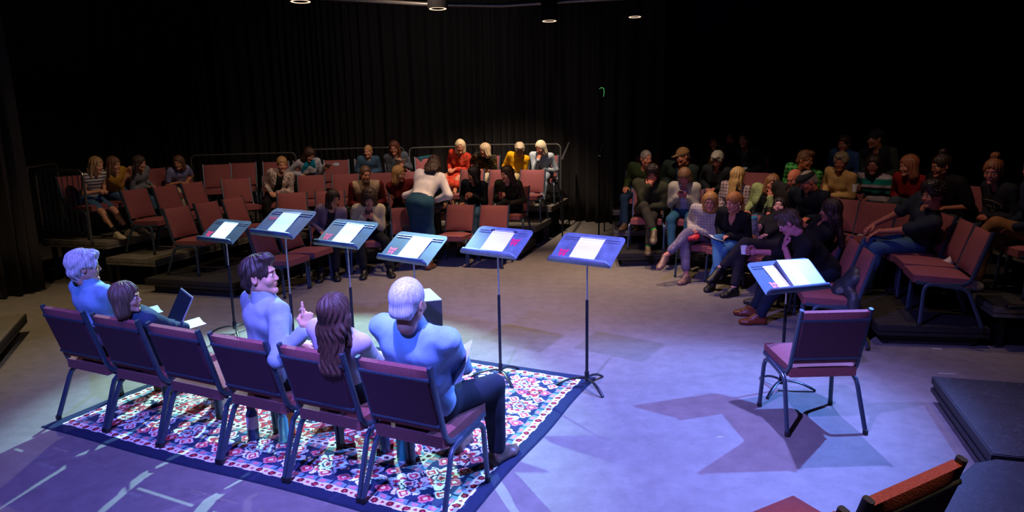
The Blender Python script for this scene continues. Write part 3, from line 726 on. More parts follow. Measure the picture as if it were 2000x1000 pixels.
# ================================================================ MUSIC STANDS
def bezier_plate(wd, hg, cr=.045, n=6):
    pts = [(-wd/2, 0), (wd/2, 0)]
    for cx, a0 in ((wd/2-cr, 0), (-wd/2+cr, PI/2)):
        for i in range(n+1):
            a = a0+PI/2*i/n; pts.append((cx+cr*math.cos(a), hg-cr+cr*math.sin(a)))
    return pts
LOGO = {  # folded ribbon W, unit width, drawn as separate facets
 0: [[(0, 1), (.20, .97), (.36, .80), (.30, .60), (.10, .58)], [(.33, .78), (.50, .98), (.67, .78), (.58, .62), (.42, .62)], [(1, 1), (.80, .97), (.64, .80), (.70, .60), (.90, .58)],
     [(.10, .52), (.50, .56), (.47, .34), (.34, .04), (.22, .06)], [(.90, .52), (.53, .56), (.53, .34), (.66, .04), (.78, .06)]]}
def music_stand(lip, zl, yaw, label, w_=.56, hg=.325, tilt=54, logo=(-.19, .10), text=None, paper=(.0, .20, .285), stamp=True, floor=0, dm=None):
    """lip: xy of the lip centre; yaw: rotation so that local -y faces the reader"""
    tl = math.radians(tilt); ax = Vector((0, math.sin(tl), math.cos(tl))); nr = Vector((0, -math.cos(tl), math.sin(tl)))
    d = Vector((-math.sin(yaw), math.cos(yaw))); back = .135
    base = Vector((lip[0], lip[1]))+d*back
    r = empty('music_stand', (base.x, base.y, floor), yaw); tag(r, label, 'music stand', 'music stands')
    o = Vector((0, -back, zl-floor))
    L = lambda x, t, h=0: o+Vector((x, 0, 0))+ax*t+nr*h
    mb = MB(); mb.slab([L(x, t) for x, t in bezier_plate(w_, hg)], nr, .0022)
    for t0 in (hg-.045, hg-.068):
        mb.sweep([L(-w_/2+.03, t0, .001), L(w_/2-.03, t0, .001)], .006, .003, n=6, side=tuple(ax))
    dm = dm or M['stand']; desk = mb.build('desk', dm, r, ang=30)
    lip_ = MB(); lw = w_/2
    prof = [(0, 0), (0, .028), (.006, .046), (.022, .050)]
    # lip: shelf then upturned edge
    A = []
    for x in (-lw, -lw+.02, -lw+.035, lw-.035, lw-.02, lw):
        k = .35 if abs(x) == lw else (.75 if abs(abs(x)-lw+.02) < 1e-6 else 1)
        A.append([L(x, .0, -.002), L(x, -.001, .036*k), L(x, .004, .046*k), L(x, .020*k, .050*k)])
    vs = [p for q in A for p in q]; fs = []
    for i in range(5):
        for j in range(3): a = i*4+j; fs.append((a, a+1, a+5, a+4))
    lip_.add(vs, fs); lo = lip_.build('lip', dm, desk, ang=50); md = lo.modifiers.new('thick', 'SOLIDIFY'); md.thickness = .0025
    # bracket and poles
    pt = L(0, .15, -.004)
    mb = MB(); mb.box(tuple(pt-nr*.014), (.09, .07, .022), Matrix((( 1, 0, 0), (0, ax.y, nr.y), (0, ax.z, nr.z))), .004); mb.sweep([pt-nr*.02, (0, 0, pt.z-.075)], .012, n=8); mb.build('bracket', M['standdark'], r)
    H = zl-floor
    mb = MB(); mb.sweep([(0, 0, min(.70, H-.16)), (0, 0, pt.z-.06)], .0075, n=12); mb.build('inner_tube', M['steel'], r)
    mb = MB(); mb.lathe([(.0125, .07), (.0125, min(.72, H-.14)), (.009, min(.73, H-.13))], n=14); mb.lathe([(.019, .05), (.019, .125), (.0135, .135)], n=14); mb.build('outer_tube', M['standdark'], r)
    for a in (PI*.5, PI*.5+2.094, PI*.5+4.189):
        ca, sa = math.cos(a), math.sin(a)
        mb = MB(); mb.sweep([(ca*t, sa*t, z) for t, z in ((.0, .075), (.05, .078), (.11, .070), (.17, .052), (.22, .028), (.255, .008))], .013, .009, n=8, side=(-sa, ca, 0), radii=[1, 1, 1, 1.05, 1.1, 1.0]); mb.build('leg', M['standdark'], r)
    if logo:
        lx, lt = logo
        mb = MB(); s_ = .088
        for poly in LOGO[0]:
            P_ = [(lx+(x-.5)*s_, lt+(y-.5)*s_*.95) for x, y in poly]
            a = sum(P_[i][0]*P_[(i+1) % len(P_)][1]-P_[(i+1) % len(P_)][0]*P_[i][1] for i in range(len(P_)))
            if a < 0: P_ = P_[::-1]
            mb.slab([L(x, t, .0012) for x, t in P_], nr, .001)
        mb.build('painted_logo', M['logo'], desk, smooth=False)
    if text:
        tx, tt, body = text
        cu = bpy.data.curves.new('painted_lettering', 'FONT'); cu.body = body; cu.size = .05; cu.extrude = .0004
        cu.materials.append(M['logo']); to = bpy.data.objects.new('tmp', cu); tm_ = bpy.data.meshes.new_from_object(to); bpy.data.objects.remove(to); to = link('painted_lettering', tm_, desk)
        p = L(tx, tt, .0014); to.matrix_local = Matrix(((1, ax.x, nr.x, p.x), (0, ax.y, nr.y, p.y), (0, ax.z, nr.z, p.z), (0, 0, 0, 1)))
    M4 = Matrix.Translation((base.x, base.y, floor)) @ Matrix.Rotation(yaw, 4, 'Z')
    return r, L, M4, nr
def sheet(name, L, M4, nr, x, t, w_, h_, rot, label, cat='paper', th=.0012, lift=.0022, mat=None, curl=0, group=None):
    c, s = math.cos(rot), math.sin(rot); nx = 6
    vs = []; fs = []
    for k in (0, 1):
        for j in range(nx+1):
            for i in (0, 1):
                a = (i-.5)*w_; b = j/nx*h_
                hh = lift+k*th+curl*(b/h_)**3+.0012*math.sin(j*1.7)
                vs.append(M4 @ L(x+a*c-b*s, t+a*s+b*c, hh))
    K = 2*(nx+1)
    for j in range(nx):
        a = 2*j; fs += [(K+a, K+a+1, K+a+3, K+a+2), (a, a+2, a+3, a+1), (a, K+a, K+a+2, a+2), (a+1, a+3, K+a+3, K+a+1)]
    fs += [(0, 1, K+1, K), (2*nx, K+2*nx, K+2*nx+1, 2*nx+1)]
    o0 = vs[0].copy(); mb = MB(); mb.add([v-o0 for v in vs], fs)
    return tag(mb.build(name, mat or M['paper'], loc=o0, smooth=False), label, cat, group)
YS = math.radians(-37)
def lipat(px, py, z): p = at(px, py, z); return (p.x, p.y)
stands = [  # lip centre pixel, lip z, yaw, label
 ('A', (419, 473), .99, -31, 'leftmost music stand, dark desk with a red mark'),
 ('B', (530, 462), 1.24, -35, 'tallest music stand, second from the left, faint pink lettering'),
 ('C', (655, 482), 1.11, -35, 'third music stand from the left, in front of the lilac jacket woman'),
 ('D', (784, 512), 1.05, -37, 'fourth music stand from the left, low, behind the older man\'s head'),
 ('E', (952, 500), 1.075, -37, 'fifth music stand from the left, its script clipped, logo at right'),
 ('F', (1129, 516), 1.04, -37, 'right music stand of the row of six, on the rug corner, logo at left')]
for k, pxy, zl, yw, lab in stands:
    kw = {} if k in 'EF' else dict(dm=M['deskshade'])
    if k == 'B': kw.update(logo=None, text=(-.235, .185, 'RRWC'))
    if k == 'E': kw.update(logo=(.165, .175))
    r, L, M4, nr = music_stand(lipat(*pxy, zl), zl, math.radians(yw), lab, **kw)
    ob = sheet('script_page', L, M4, nr, {'A': -.01, 'B': .0, 'C': .015, 'D': .02, 'E': .0, 'F': .0}[k], .003, .225, .285, {'A': 0, 'B': .02, 'C': -.03, 'D': -.03, 'E': .0, 'F': 0}[k], 'white script page on the ' + {'A': 'leftmost music stand', 'B': 'tallest music stand', 'C': 'third music stand from the left', 'D': 'low fourth music stand', 'E': 'fifth music stand, held by two clips', 'F': 'music stand at the rug corner'}[k], group='script pages on the stands')
    if k == 'E':
        for s_ in (-1, 1):
            p = M4 @ L(s_*.115, .285, .004); mb = MB(); mb.box((0, 0, 0), (.035, .02, .008), Matrix.Rotation(math.radians(yw+20), 3, 'Z') @ Matrix.Rotation(math.radians(-28), 3, 'X'), .002)
            tag(mb.build('paper_clip', M['standdark'], loc=p), 'dark clip at the top %s corner of the script on the fifth stand' % ('left' if s_ < 0 else 'right'), 'clip')
r, L, M4, nr = music_stand((2.15, 5.04), .83, math.radians(17), 'low music stand on its own in front of the single empty chair', logo=(-.16, .075), w_=.58, dm=plain('dimmed_black_enamel', (.028, .045, .07), .6, 0, .3, nsc=9, nst=.03, var=.3))  # same desk enamel again, colour darkened against the strong light here
# standing folder on the lone stand
sheet('script_page', L, M4, nr, -.085, .003, .10, .28, .12, 'white pages tucked beside the blue folder on the low stand')
M['folder'] = plain('black_folder_cover', (.16, .18, .20), .35)
vs = []
fo = empty('ring_binder', M4 @ L(.11, .006, .004)); tag(fo, 'ring binder with a white label lying on the low music stand', 'binder'); o0 = M4 @ L(.11, .006, .004)
mb = MB(); K = [M4 @ L(x, t, h)-o0 for h in (.0, .034) for x, t in ((-.04, .0), (.27, .0), (.27, .30), (-.04, .30))]
K[5] = M4 @ L(.27, .0, .012)-o0; K[6] = M4 @ L(.27, .30, .012)-o0
mb.add(K, [(0, 3, 2, 1), (4, 5, 6, 7), (0, 1, 5, 4), (1, 2, 6, 5), (2, 3, 7, 6), (3, 0, 4, 7)]); mb.build('cover', M['folder'], fo, smooth=False)
def onb(x, t): h = .034-(x+.04)/.31*.022; return M4 @ L(x, t, h+.0012)-o0
mb = MB(); nn_ = (M4.to_3x3() @ nr); mb.slab([onb(.0, .012), onb(.115, .012), onb(.10, .265), onb(-.015, .265)], nn_, .001); mb.build('label', M['paper'], fo, smooth=False)

# ================================================================ BOX, BOTTLES, SMALL PROPS
M['boxtop'] = plain('pale_painted_top', (.33, .38, .36), .6, nsc=20, var=.2)
M['boxside'] = plain('black_painted_plywood', (.035, .045, .07), .5)
d = Vector((.34, -.94)).normalized(); e = Vector((-.94, -.34)).normalized()
c0 = Vector((-.68, 6.5)); cen = c0-d*.26+e*.22
r = empty('black_box', (cen.x, cen.y, 0), math.atan2(e.y, e.x)); tag(r, 'black cube seat with a pale top standing beyond the older man', 'box')
mb = MB(); mb.box((0, 0, .215), (.43, .50, .43), None, .006); mb.build('body', M['boxside'], r)
mb = MB(); mb.box((0, 0, .437), (.434, .504, .012), None, .003); mb.build('top', M['boxtop'], r)
for a, b, l in ((1, 0, .43), (-1, 0, .43)): pass
def glassmat(name, col, rough=.08, tr=.6):
    n = N(name); n.base(col); n.set(Roughness=rough); n.b.inputs['Transmission Weight'].default_value = tr; return n.m
M['teal'] = plain('teal_plastic', (.03, .32, .33), .35); M['cyan'] = glassmat('clear_cyan_plastic', (.25, .75, .85), .1, .55)
M['orange'] = plain('orange_plastic', (.85, .16, .03), .4); M['sticker'] = plain('printed_sticker', (.55, .42, .5), .6)
M['darkbottle'] = plain('dark_blue_metal', (.03, .05, .13), .35, .3)
M['cupwhite'] = plain('white_plastic_cup', (.72, .70, .68), .45, nst=0); M['cupred'] = plain('red_plastic', (.5, .02, .02), .4)
def bottle(px, py, z, rr, h, body, lid, label, name='water_bottle', sticker=False, neck=.7):
    p = at(px, py, z); r = empty(name, p); tag(r, label, 'bottle')
    mb = MB(); mb.lathe([(rr*.9, 0), (rr, .008), (rr, h*.8), (rr*neck, h*.9), (rr*neck, h*.93)], n=24); mb.build('body', body, r)
    mb = MB(); mb.lathe([(rr*neck*1.1, h*.93), (rr*neck*1.1, h), (rr*.3, h+.005)], n=20); mb.build('lid', lid, r)
    if sticker:
        mb = MB(); mb.lathe([(rr+.0012, h*.35), (rr+.0012, h*.72)], n=24); mb.f = mb.f[:-2]; mb.mi = mb.mi[:-2]; mb.build('sticker', M['sticker'], r)
    return r
bottle(496, 857, RUGZ, .038, .24, M['darkbottle'], M['glide'], 'dark bottle with a round sticker on the rug under the fourth chair', sticker=True)
bottle(556, 862, RUGZ, .034, .20, M['cyan'], M['cyan'], 'clear cyan tumbler on the rug between the fourth and fifth chairs')
bottle(569, 846, RUGZ, .030, .20, M['orange'], M['orange'], 'orange bottle just behind the clear cyan tumbler')
bottle(787, 896, RUGZ, .038, .22, M['teal'], M['glide'], 'teal bottle on the rug under the last performers\' chair')
bottle(752, 882, RUGZ, .034, .20, M['darkbottle'], M['glide'], 'dark blue bottle left of the teal one under the last chair')
M['spike'] = plain('white_marking_tape', (.42, .40, .38), .7)
for pts, l in [(((1424, 679), (1441, 681), .0), 'short strip of white tape'),]: pass
def tape(x0, y0, x1, y1, w_, label, z=.0015):
    a = at(x0, y0, 0); b = at(x1, y1, 0); d_ = (b-a); L_ = d_.length; yaw = math.atan2(d_.y, d_.x)
    mb = MB(); mb.box((0, 0, .0008), (L_, w_, .0012)); tag(mb.build('floor_tape', M['spike'], loc=((a.x+b.x)/2, (a.y+b.y)/2, .0006), rz=yaw), label, 'tape')
tape(1820, 681, 1840, 682, .03, 'short white floor tape in front of the right bank')
tape(1832, 729, 1866, 731, .02, 'thin tape mark at the corner of the black platform at right')
tape(1399, 854, 1412, 854, .012, 'small cross of tape left of the single empty chair')
# ================================================================ PEOPLE: smooth implicit bodies, polygonised
f32 = np.float32
class Grid:
    def __init__(s, lo, hi, h):
        s.h = h; s.lo = np.array(lo, f32); s.n = np.ceil((np.array(hi)-s.lo)/h).astype(int)+1
        s.ax = [s.lo[i]+h*np.arange(s.n[i], dtype=f32) for i in range(3)]
    def new(s): return np.full(s.n, 1.0, f32)
    def sub(s, lo, hi):
        i0 = np.maximum(0, np.floor((np.array(lo)-s.lo)/s.h).astype(int)); i1 = np.minimum(s.n, np.ceil((np.array(hi)-s.lo)/s.h).astype(int)+1)
        if (i1 <= i0).any(): return None, None
        sl = tuple(slice(a, b) for a, b in zip(i0, i1))
        return sl, (s.ax[0][sl[0]][:, None, None], s.ax[1][sl[1]][None, :, None], s.ax[2][sl[2]][None, None, :])
def smin(a, b, k):
    if k <= 0: return np.minimum(a, b)
    h = np.clip(.5+.5*(b-a)/k, 0, 1); return b+(a-b)*h-k*h*(1-h)
class Fld:
    def __init__(s, g): s.g = g; s.d = g.new()
    def _ap(s, lo, hi, fn, k, mode):
        m = k+.02+2*s.g.h
        sl, P = s.g.sub(np.array(lo)-m, np.array(hi)+m)
        if sl is None: return s
        v = fn(*P)
        if mode == 'u': s.d[sl] = smin(s.d[sl], v, k)
        else: s.d[sl] = -smin(-s.d[sl], v, k)
        return s
    def cone(s, a, b, ra, rb, k=.03, mode='u'):
        a = np.array(a, f32); b = np.array(b, f32); ba = b-a; L2 = float(ba@ba)+1e-9; r = max(ra, rb)
        def fn(x, y, z):
            px, py, pz = x-a[0], y-a[1], z-a[2]; h = np.clip((px*ba[0]+py*ba[1]+pz*ba[2])/L2, 0, 1)
            return np.sqrt((px-h*ba[0])**2+(py-h*ba[1])**2+(pz-h*ba[2])**2)-(ra+(rb-ra)*h)
        return s._ap(np.minimum(a, b)-r, np.maximum(a, b)+r, fn, k, mode)
    def ell(s, c, R, k=.03, mode='u', M3=None):
        c = np.array(c, f32); R = np.array(R, f32); rm = R.max()
        def fn(x, y, z):
            px, py, pz = x-c[0], y-c[1], z-c[2]
            if M3 is not None: px, py, pz = [px*M3[0][i]+py*M3[1][i]+pz*M3[2][i] for i in range(3)]
            k0 = np.sqrt((px/R[0])**2+(py/R[1])**2+(pz/R[2])**2); k1 = np.sqrt((px/R[0]**2)**2+(py/R[1]**2)**2+(pz/R[2]**2)**2)+1e-6
            return k0*(k0-1)/k1
        return s._ap(c-rm, c+rm, fn, k, mode)
    def econe(s, a, b, u, wa, wb, k=.03, mode='u'):
        """elliptic tapered capsule, wa/wb = (half width along u, half depth)"""
        a = np.array(a, f32); b = np.array(b, f32); ba = b-a; L = float(np.sqrt(ba@ba)); t = ba/L
        u = np.array(u, f32); u = u-t*(u@t); u /= np.sqrt(u@u); v = np.cross(t, u); rm = max(*wa, *wb)
        def fn(x, y, z):
            px, py, pz = x-a[0], y-a[1], z-a[2]; h = np.clip((px*t[0]+py*t[1]+pz*t[2])/L, 0, 1)
            qx, qy, qz = px-h*ba[0], py-h*ba[1], pz-h*ba[2]
            w1 = wa[0]+(wb[0]-wa[0])*h; w2 = wa[1]+(wb[1]-wa[1])*h; m = np.minimum(w1, w2)
            return (np.sqrt(((qx*u[0]+qy*u[1]+qz*u[2])/w1)**2+((qx*v[0]+qy*v[1]+qz*v[2])/w2)**2+((qx*t[0]+qy*t[1]+qz*t[2])/m)**2)-1)*m
        return s._ap(np.minimum(a, b)-rm, np.maximum(a, b)+rm, fn, k, mode)
    def cut(s, pt, nrm, k=0.0):
        """remove the side the normal points to"""
        x, y, z = s.g.ax[0][:, None, None], s.g.ax[1][None, :, None], s.g.ax[2][None, None, :]
        v = -((x-pt[0])*nrm[0]+(y-pt[1])*nrm[1]+(z-pt[2])*nrm[2]); s.d = np.maximum(s.d, -v.astype(f32)); return s
    def noise(s, amp, fr, seed=0, an=(1, 1, 1)):
        x, y, z = s.g.ax[0][:, None, None]*an[0], s.g.ax[1][None, :, None]*an[1], s.g.ax[2][None, None, :]*an[2]
        q = seed*1.7; w_ = np.sin(x*fr*.7+q)+np.sin(y*fr*.6+2*q)+np.sin(z*fr*.8+q)
        s.d += (amp*(np.sin(x*fr+1.6*w_+q)*np.cos(z*fr*.9+1.2*w_)+.6*np.sin(y*fr*1.3+w_+q*2+z*fr*.5))*.6).astype(f32); return s
    def mesh(s): return nets(s.d, s.g)
def nets(d, g):
    ins = d < 0
    nx, ny, nz = d.shape
    c = np.zeros((nx-1, ny-1, nz-1), np.uint8)
    for i in (0, 1):
        for j in (0, 1):
            for k in (0, 1): c += ins[i:nx-1+i, j:ny-1+j, k:nz-1+k]
    act = (c > 0) & (c < 8); idx = np.full(act.shape, -1, np.int32); I = np.argwhere(act)
    if len(I) == 0: return np.zeros((0, 3)), np.zeros((0, 4), int)
    idx[act] = np.arange(len(I))
    acc = np.zeros((len(I), 3)); cnt = np.zeros(len(I))
    for axn in range(3):
        for o1 in (0, 1):
            for o2 in (0, 1):
                a = I.copy(); oth = [q for q in range(3) if q != axn]; a[:, oth[0]] += o1; a[:, oth[1]] += o2
                b = a.copy(); b[:, axn] += 1
                da = d[a[:, 0], a[:, 1], a[:, 2]]; db = d[b[:, 0], b[:, 1], b[:, 2]]
                m = (da < 0) != (db < 0); t = np.where(m, da/(da-db+1e-12*(da == db)), 0)
                p = a.astype(float); p[:, axn] += t; acc[m] += p[m]; cnt[m] += 1
    V = acc/cnt[:, None]*g.h+g.lo
    F = []
    for axn in range(3):
        sl0 = [slice(None)]*3; sl1 = [slice(None)]*3; sl0[axn] = slice(0, -1); sl1[axn] = slice(1, None)
        A, B = ins[tuple(sl0)], ins[tuple(sl1)]; E = np.argwhere(A != B)
        o1, o2 = [(1, 2), (2, 0), (0, 1)][axn]
        ok = (E[:, o1] > 0) & (E[:, o2] > 0) & (E[:, o1] < d.shape[o1]-1) & (E[:, o2] < d.shape[o2]-1); E = E[ok]
        q = []
        for (s1, s2) in ((-1, -1), (0, -1), (0, 0), (-1, 0)):
            e = E.copy(); e[:, o1] += s1; e[:, o2] += s2; q.append(idx[e[:, 0], e[:, 1], e[:, 2]])
        q = np.stack(q, 1); fl = ~A[E[:, 0], E[:, 1], E[:, 2]]
        q[fl] = q[fl][:, ::-1]; F.append(q)
    return V, np.concatenate(F)
def npmesh(name, V, F, mats, mi=None):
    me = bpy.data.meshes.new(name); me.vertices.add(len(V)); me.vertices.foreach_set('co', np.asarray(V, f32).ravel())
    me.loops.add(F.size); me.loops.foreach_set('vertex_index', F.ravel().astype(np.int32))
    me.polygons.add(len(F)); me.polygons.foreach_set('loop_start', np.arange(0, F.size, 4, dtype=np.int32))
    me.polygons.foreach_set('use_smooth', np.ones(len(F), bool))
    if mi is not None: me.polygons.foreach_set('material_index', mi.astype(np.int32))
    for m in mats: me.materials.append(m)
    me.update(calc_edges=True); me.validate(); return me
# ---------------------------------------------------------------- canonical heads (face towards -y, origin between the ears)
_hc = {}
def head(sex, h):
    key = (sex, h)
    if key in _hc: return _hc[key]
    g = Grid((-.10, -.135, -.165), (.10, .13, .14), h); f = Fld(g); m = sex == 'm'
    f.ell((0, .014, .034), (.074, .094, .088), 0); f.ell((0, -.022, -.018), (.061, .066, .088), .02)
    jw = .045 if m else .041
    for s_ in (-1, 1):
        f.cone((s_*jw, .004, -.058), (s_*.011, -.068, -.095), .018, .0145, .025)
        f.ell((s_*.038, -.060, -.026), (.024, .020, .024), .02)
    f.ell((0, -.074, -.095), (.022, .016, .015), .016)
    f.cone((-.028, -.077, .027), (.028, -.077, .027), .010, .010, .014)
    for s_ in (-1, 1): f.ell((s_*.031, -.094, .006), (.018, .0135, .011), .010, 's')
    f.cone((0, -.082, .012), (0, -.0985, -.022), .0065, .0095, .009); f.ell((0, -.0945, -.027), (.0145, .010, .0075), .006)
    f.cone((-.017, -.084, -.050), (.017, -.084, -.050), .0062, .0062, .006); f.cone((-.015, -.083, -.061), (.015, -.083, -.061), .0068, .0068, .006)
    f.cone((-.022, -.091, -.0555), (.022, -.091, -.0555), .0018, .0018, .003, 's')
    for s_ in (-1, 1):
        f.ell((s_*.031, -.0765, .006), (.0125, .0115, .0105), .001)
        f.ell((s_*.077, .012, -.004), (.0095, .0185, .031), .006); f.ell((s_*.086, .006, -.002), (.006, .010, .018), .004, 's')
    f.cone((0, .020, -.05), (0, .024, -.102), .053 if m else .046, .050 if m else .044, .03)
    V, F = f.mesh(); c = V[F].mean(1); ax_ = np.abs(c[:, 0]); mi = np.zeros(len(F), int)
    e = (((ax_-.031)/.0145)**2+((c[:, 2]-.006)/.0062)**2 < 1) & (c[:, 1] < -.06); mi[e] = 3
    e = (((ax_-.031)/.0078)**2+((c[:, 2]-.006)/.0066)**2 < 1) & (c[:, 1] < -.06); mi[e] = 2
    br = (np.abs(c[:, 2]-(.0265-.25*np.maximum(0, ax_-.034))) < (.0042 if m else .0032)) & (ax_ > .012) & (ax_ < .047) & (c[:, 1] < -.05); mi[br] = 4
    e = (np.abs(c[:, 2]+.0555) < .0105*(1-(ax_/.026)**2)) & (ax_ < .025) & (c[:, 1] < -.07); mi[e] = 1
    _hc[key] = (V, F, mi); return _hc[key]
# ---------------------------------------------------------------- canonical hands: left hand, fingers +y, palm -z, thumb +x
_hd = {}
def hand(pose, h):
    key = (pose, h)
    if key in _hd: return _hd[key]
    g = Grid((-.065, -.045, -.11), (.085, .205, .06), h); f = Fld(g)
    f.econe((0, -.03, 0), (0, .02, 0), (1, 0, 0), (.027, .021), (.032, .017), .01)
    f.econe((-.002, .02, 0), (-.002, .078, 0), (1, 0, 0), (.034, .015), (.039, .012), .012)
    curl = dict(relax=(.30, .45, .35), flat=(.05, .08, .05), fist=(1.35, 1.65, .9), grip=(.75, .95, .6), spread=(.02, .10, .08), phone=(.55, .9, .6))
    spr = .10 if pose in ('spread', 'flat') else .04
    for i, (x, L0, r) in enumerate([(.030, .076, .0088), (.009, .084, .0092), (-.012, .078, .0088), (-.033, .060, .0078)]):
        cu = curl['fist'] if (pose == 'point' and i > 0) else curl.get(pose, curl['flat'] if pose == 'point' else curl['relax'])
        if pose == 'point' and i == 0: cu = (.0, .08, .05)
        if pose == 'point' and i == 1: cu = (.7, .9, .5)
        a = 0; p = np.array([x, .080-abs(x)*.12, 0.]); side = (x-.0)*spr*22
        for seg, (fr, c_) in enumerate(zip((.46, .30, .24), cu)):
            a += c_*(1+.12*(i-1) if pose in ('relax', 'grip') else 1); L_ = L0*fr
            q = p+np.array([math.sin(side*.12*spr*10)*L_, math.cos(a)*L_, -math.sin(a)*L_]); f.cone(p, q, r*(1-.07*seg), r*(.93-.07*seg), .005); p = q
    th = dict(fist=[(.028, .02, -.006), (.040, .050, -.028), (.022, .072, -.036), (.000, .078, -.036)], grip=[(.028, .018, -.006), (.050, .040, -.030), (.050, .066, -.045), (.040, .086, -.05)],
              phone=[(.028, .018, -.004), (.052, .044, -.012), (.046, .072, -.016), (.034, .092, -.018)]).get(pose if pose != 'point' else 'fist', [(.028, .016, -.004), (.052, .040, -.014), (.064, .066, -.018), (.068, .088, -.018)])
    f.cone(th[0], th[1], .016, .012, .014); f.cone(th[1], th[2], .0115, .0102, .005); f.cone(th[2], th[3], .0102, .0085, .004)
    V, F = f.mesh(); _hd[key] = (V, F); return _hd[key]
# ---------------------------------------------------------------- canonical hair
_hr = {}
def hair(style, h, sex='f'):
    key = (style, h)
    if key in _hr: return _hr[key]
    L = dict(long=.36, xlong=.44, bob=.16, lob=.22, updo=.02, bun=.03, topbun=.03, ponytail=.04, pixie=.03, short=.0, curly=.02, bald=0, buzz=0, curlybob=.14, kidbob=.14, wavylong=.40, curlylong=.24).get(style, .1)
    g = Grid((-.17, -.135, -.20-L), (.17, .23, .21), h); f = Fld(g)
    th = dict(bald=.003, buzz=.009, short=.008, pixie=.022, curly=.026, curlybob=.04, kidbob=.016).get(style, .014)
    zc = .036
    f.ell((0, .016, zc), (.074+th, .094+th, .088+th*1.15), 0)
    if style in ('short', 'pixie', 'buzz', 'curly'): f.cone((-.03, .072, -.03), (.03, .072, -.03), .026+th*.8, .026+th*.8, .03); f.cone((0, .060, -.035), (0, .054, -.066), .046+th*.5, .038+th*.3, .02)
    if style == 'short': f.ell((0, -.035, .112), (.060, .05, .026), .03); f.ell((.015, -.068, .098), (.045, .026, .018), .02)
    if style == 'pixie': f.ell((0, .05, .06), (.085, .07, .075), .03); f.ell((0, -.06, .10), (.06, .04, .03), .02)
    if style == 'curly': f.ell((0, -.03, .11), (.08, .07, .05), .03)
    if style in ('bob', 'lob', 'kidbob', 'curlybob'):
        w0 = .088+th*.6; f.econe((0, .022, .02), (0, .026, -.055-L*.32), (1, 0, 0), (w0, .080), (w0+.006, .066), .03)
    if style in ('long', 'xlong', 'wavylong', 'curlylong'):
        f.econe((0, .028, .02), (0, .055, -.10), (1, 0, 0), (.092, .080), (.092, .055), .03)
        f.econe((0, .060, -.08), (0, .100, -.06-L*.72), (1, 0, 0), (.098, .045), (.088, .028), .03)
        for s_ in (-1, 1): f.cone((s_*.078, .0, -.03), (s_*.085, .01, -.14-L*.12), .026, .020, .03)
    if style == 'updo' or style == 'bun': f.ell((0, .12, .03), (.045, .04, .045), .02)
    if style == 'topbun': f.ell((0, .035, .160), (.042, .042, .036), .012)
    if style == 'ponytail': f.ell((0, .115, .03), (.028, .03, .03), .02); f.cone((0, .130, .02), (0, .135, -.13), .032, .022, .02)
    # cut the face open
    zl = -.20-L
    if style == 'bald':
        f.ell((0, -.02, .115), (.085, .105, .105), .01, 's'); f.ell((0, -.11, -.03), (.10, .11, .14), .01, 's')
    else:
        fw = {'long': .060, 'xlong': .058, 'wavylong': .06, 'bob': .060, 'lob': .060, 'kidbob': .064}.get(style, .070)
        f.ell((0, -.110, -.020 if style in ('short', 'buzz') else -.028), (fw, .074, .104 if style in ('short', 'buzz') else .098), .012, 's')
        f.econe((0, -.105, -.06), (0, -.085, zl), (1, 0, 0), (fw*.95, .085), (.075, .085), .012, 's')
        if style in ('short', 'buzz', 'pixie', 'curly', 'updo', 'bun', 'topbun', 'ponytail'):
            for s_ in (-1, 1): f.ell((s_*.085, -.038, -.07), (.045, .056, .085), .008, 's'); f.ell((s_*.095, .010, -.035), (.035, .026, .045), .006, 's')
            f.ell((0, .02, -.18), (.12, .055, .085), .01, 's') if style not in ('ponytail',) else None
    if style == 'buzz': f.ell((0, .10, -.115), (.13, .07, .055), .012, 's')
    # strands
    x, y, z = g.ax[0][:, None, None], g.ax[1][None, :, None], g.ax[2][None, None, :]
    thh = np.arctan2(x, y-.02)
    if 'curly' in style:
        f.d += (.0085*np.sin(x*135+2*np.sin(z*80))*np.sin(y*135+2*np.sin(x*70))*np.sin(z*135+2*np.sin(y*90))*1.6).astype(f32)
    elif style not in ('bald', 'buzz'):
        wav = 3.0*np.sin(z*30)*(1.0 if style in ('wavylong',) else .35)+1.4*np.sin(z*13+thh*2)
        f.d += (.0035*np.sin(thh*16+wav)+.002*np.sin(thh*37+wav*1.7+z*25)+(.004 if style in ('pixie', 'short') else .0)*np.sin(x*45+2*np.sin(y*33+z*20))*np.sin(y*40+z*55)).astype(f32)
    V, F = f.mesh(); _hr[key] = (V, F); return _hr[key]
# ---------------------------------------------------------------- helpers
def nrmz(v): v = np.array(v, float); return v/(np.sqrt(v@v)+1e-12)
def rotz(a): c, s = math.cos(a), math.sin(a); return np.array([[c, -s, 0], [s, c, 0], [0, 0, 1.]])
def rotx(a): c, s = math.cos(a), math.sin(a); return np.array([[1, 0, 0], [0, c, -s], [0, s, c.real]])
def roty(a): c, s = math.cos(a), math.sin(a); return np.array([[c, 0, s], [0, 1, 0], [-s, 0, c]])
def ik(a, t, l1, l2, pole):
    a, t = np.array(a, float), np.array(t, float); d = t-a; D = np.sqrt(d@d); mx = (l1+l2)*.995
    if D > mx: d = d*mx/D; D = mx; t = a+d
    if D < abs(l1-l2)+.02: D = abs(l1-l2)+.02
    u = d/np.sqrt(d@d); x = (l1*l1-l2*l2+D*D)/(2*D); hh = math.sqrt(max(0, l1*l1-x*x))
    p = np.array(pole, float); p = p-u*(p@u); p = nrmz(p); return a+u*x+p*hh, t
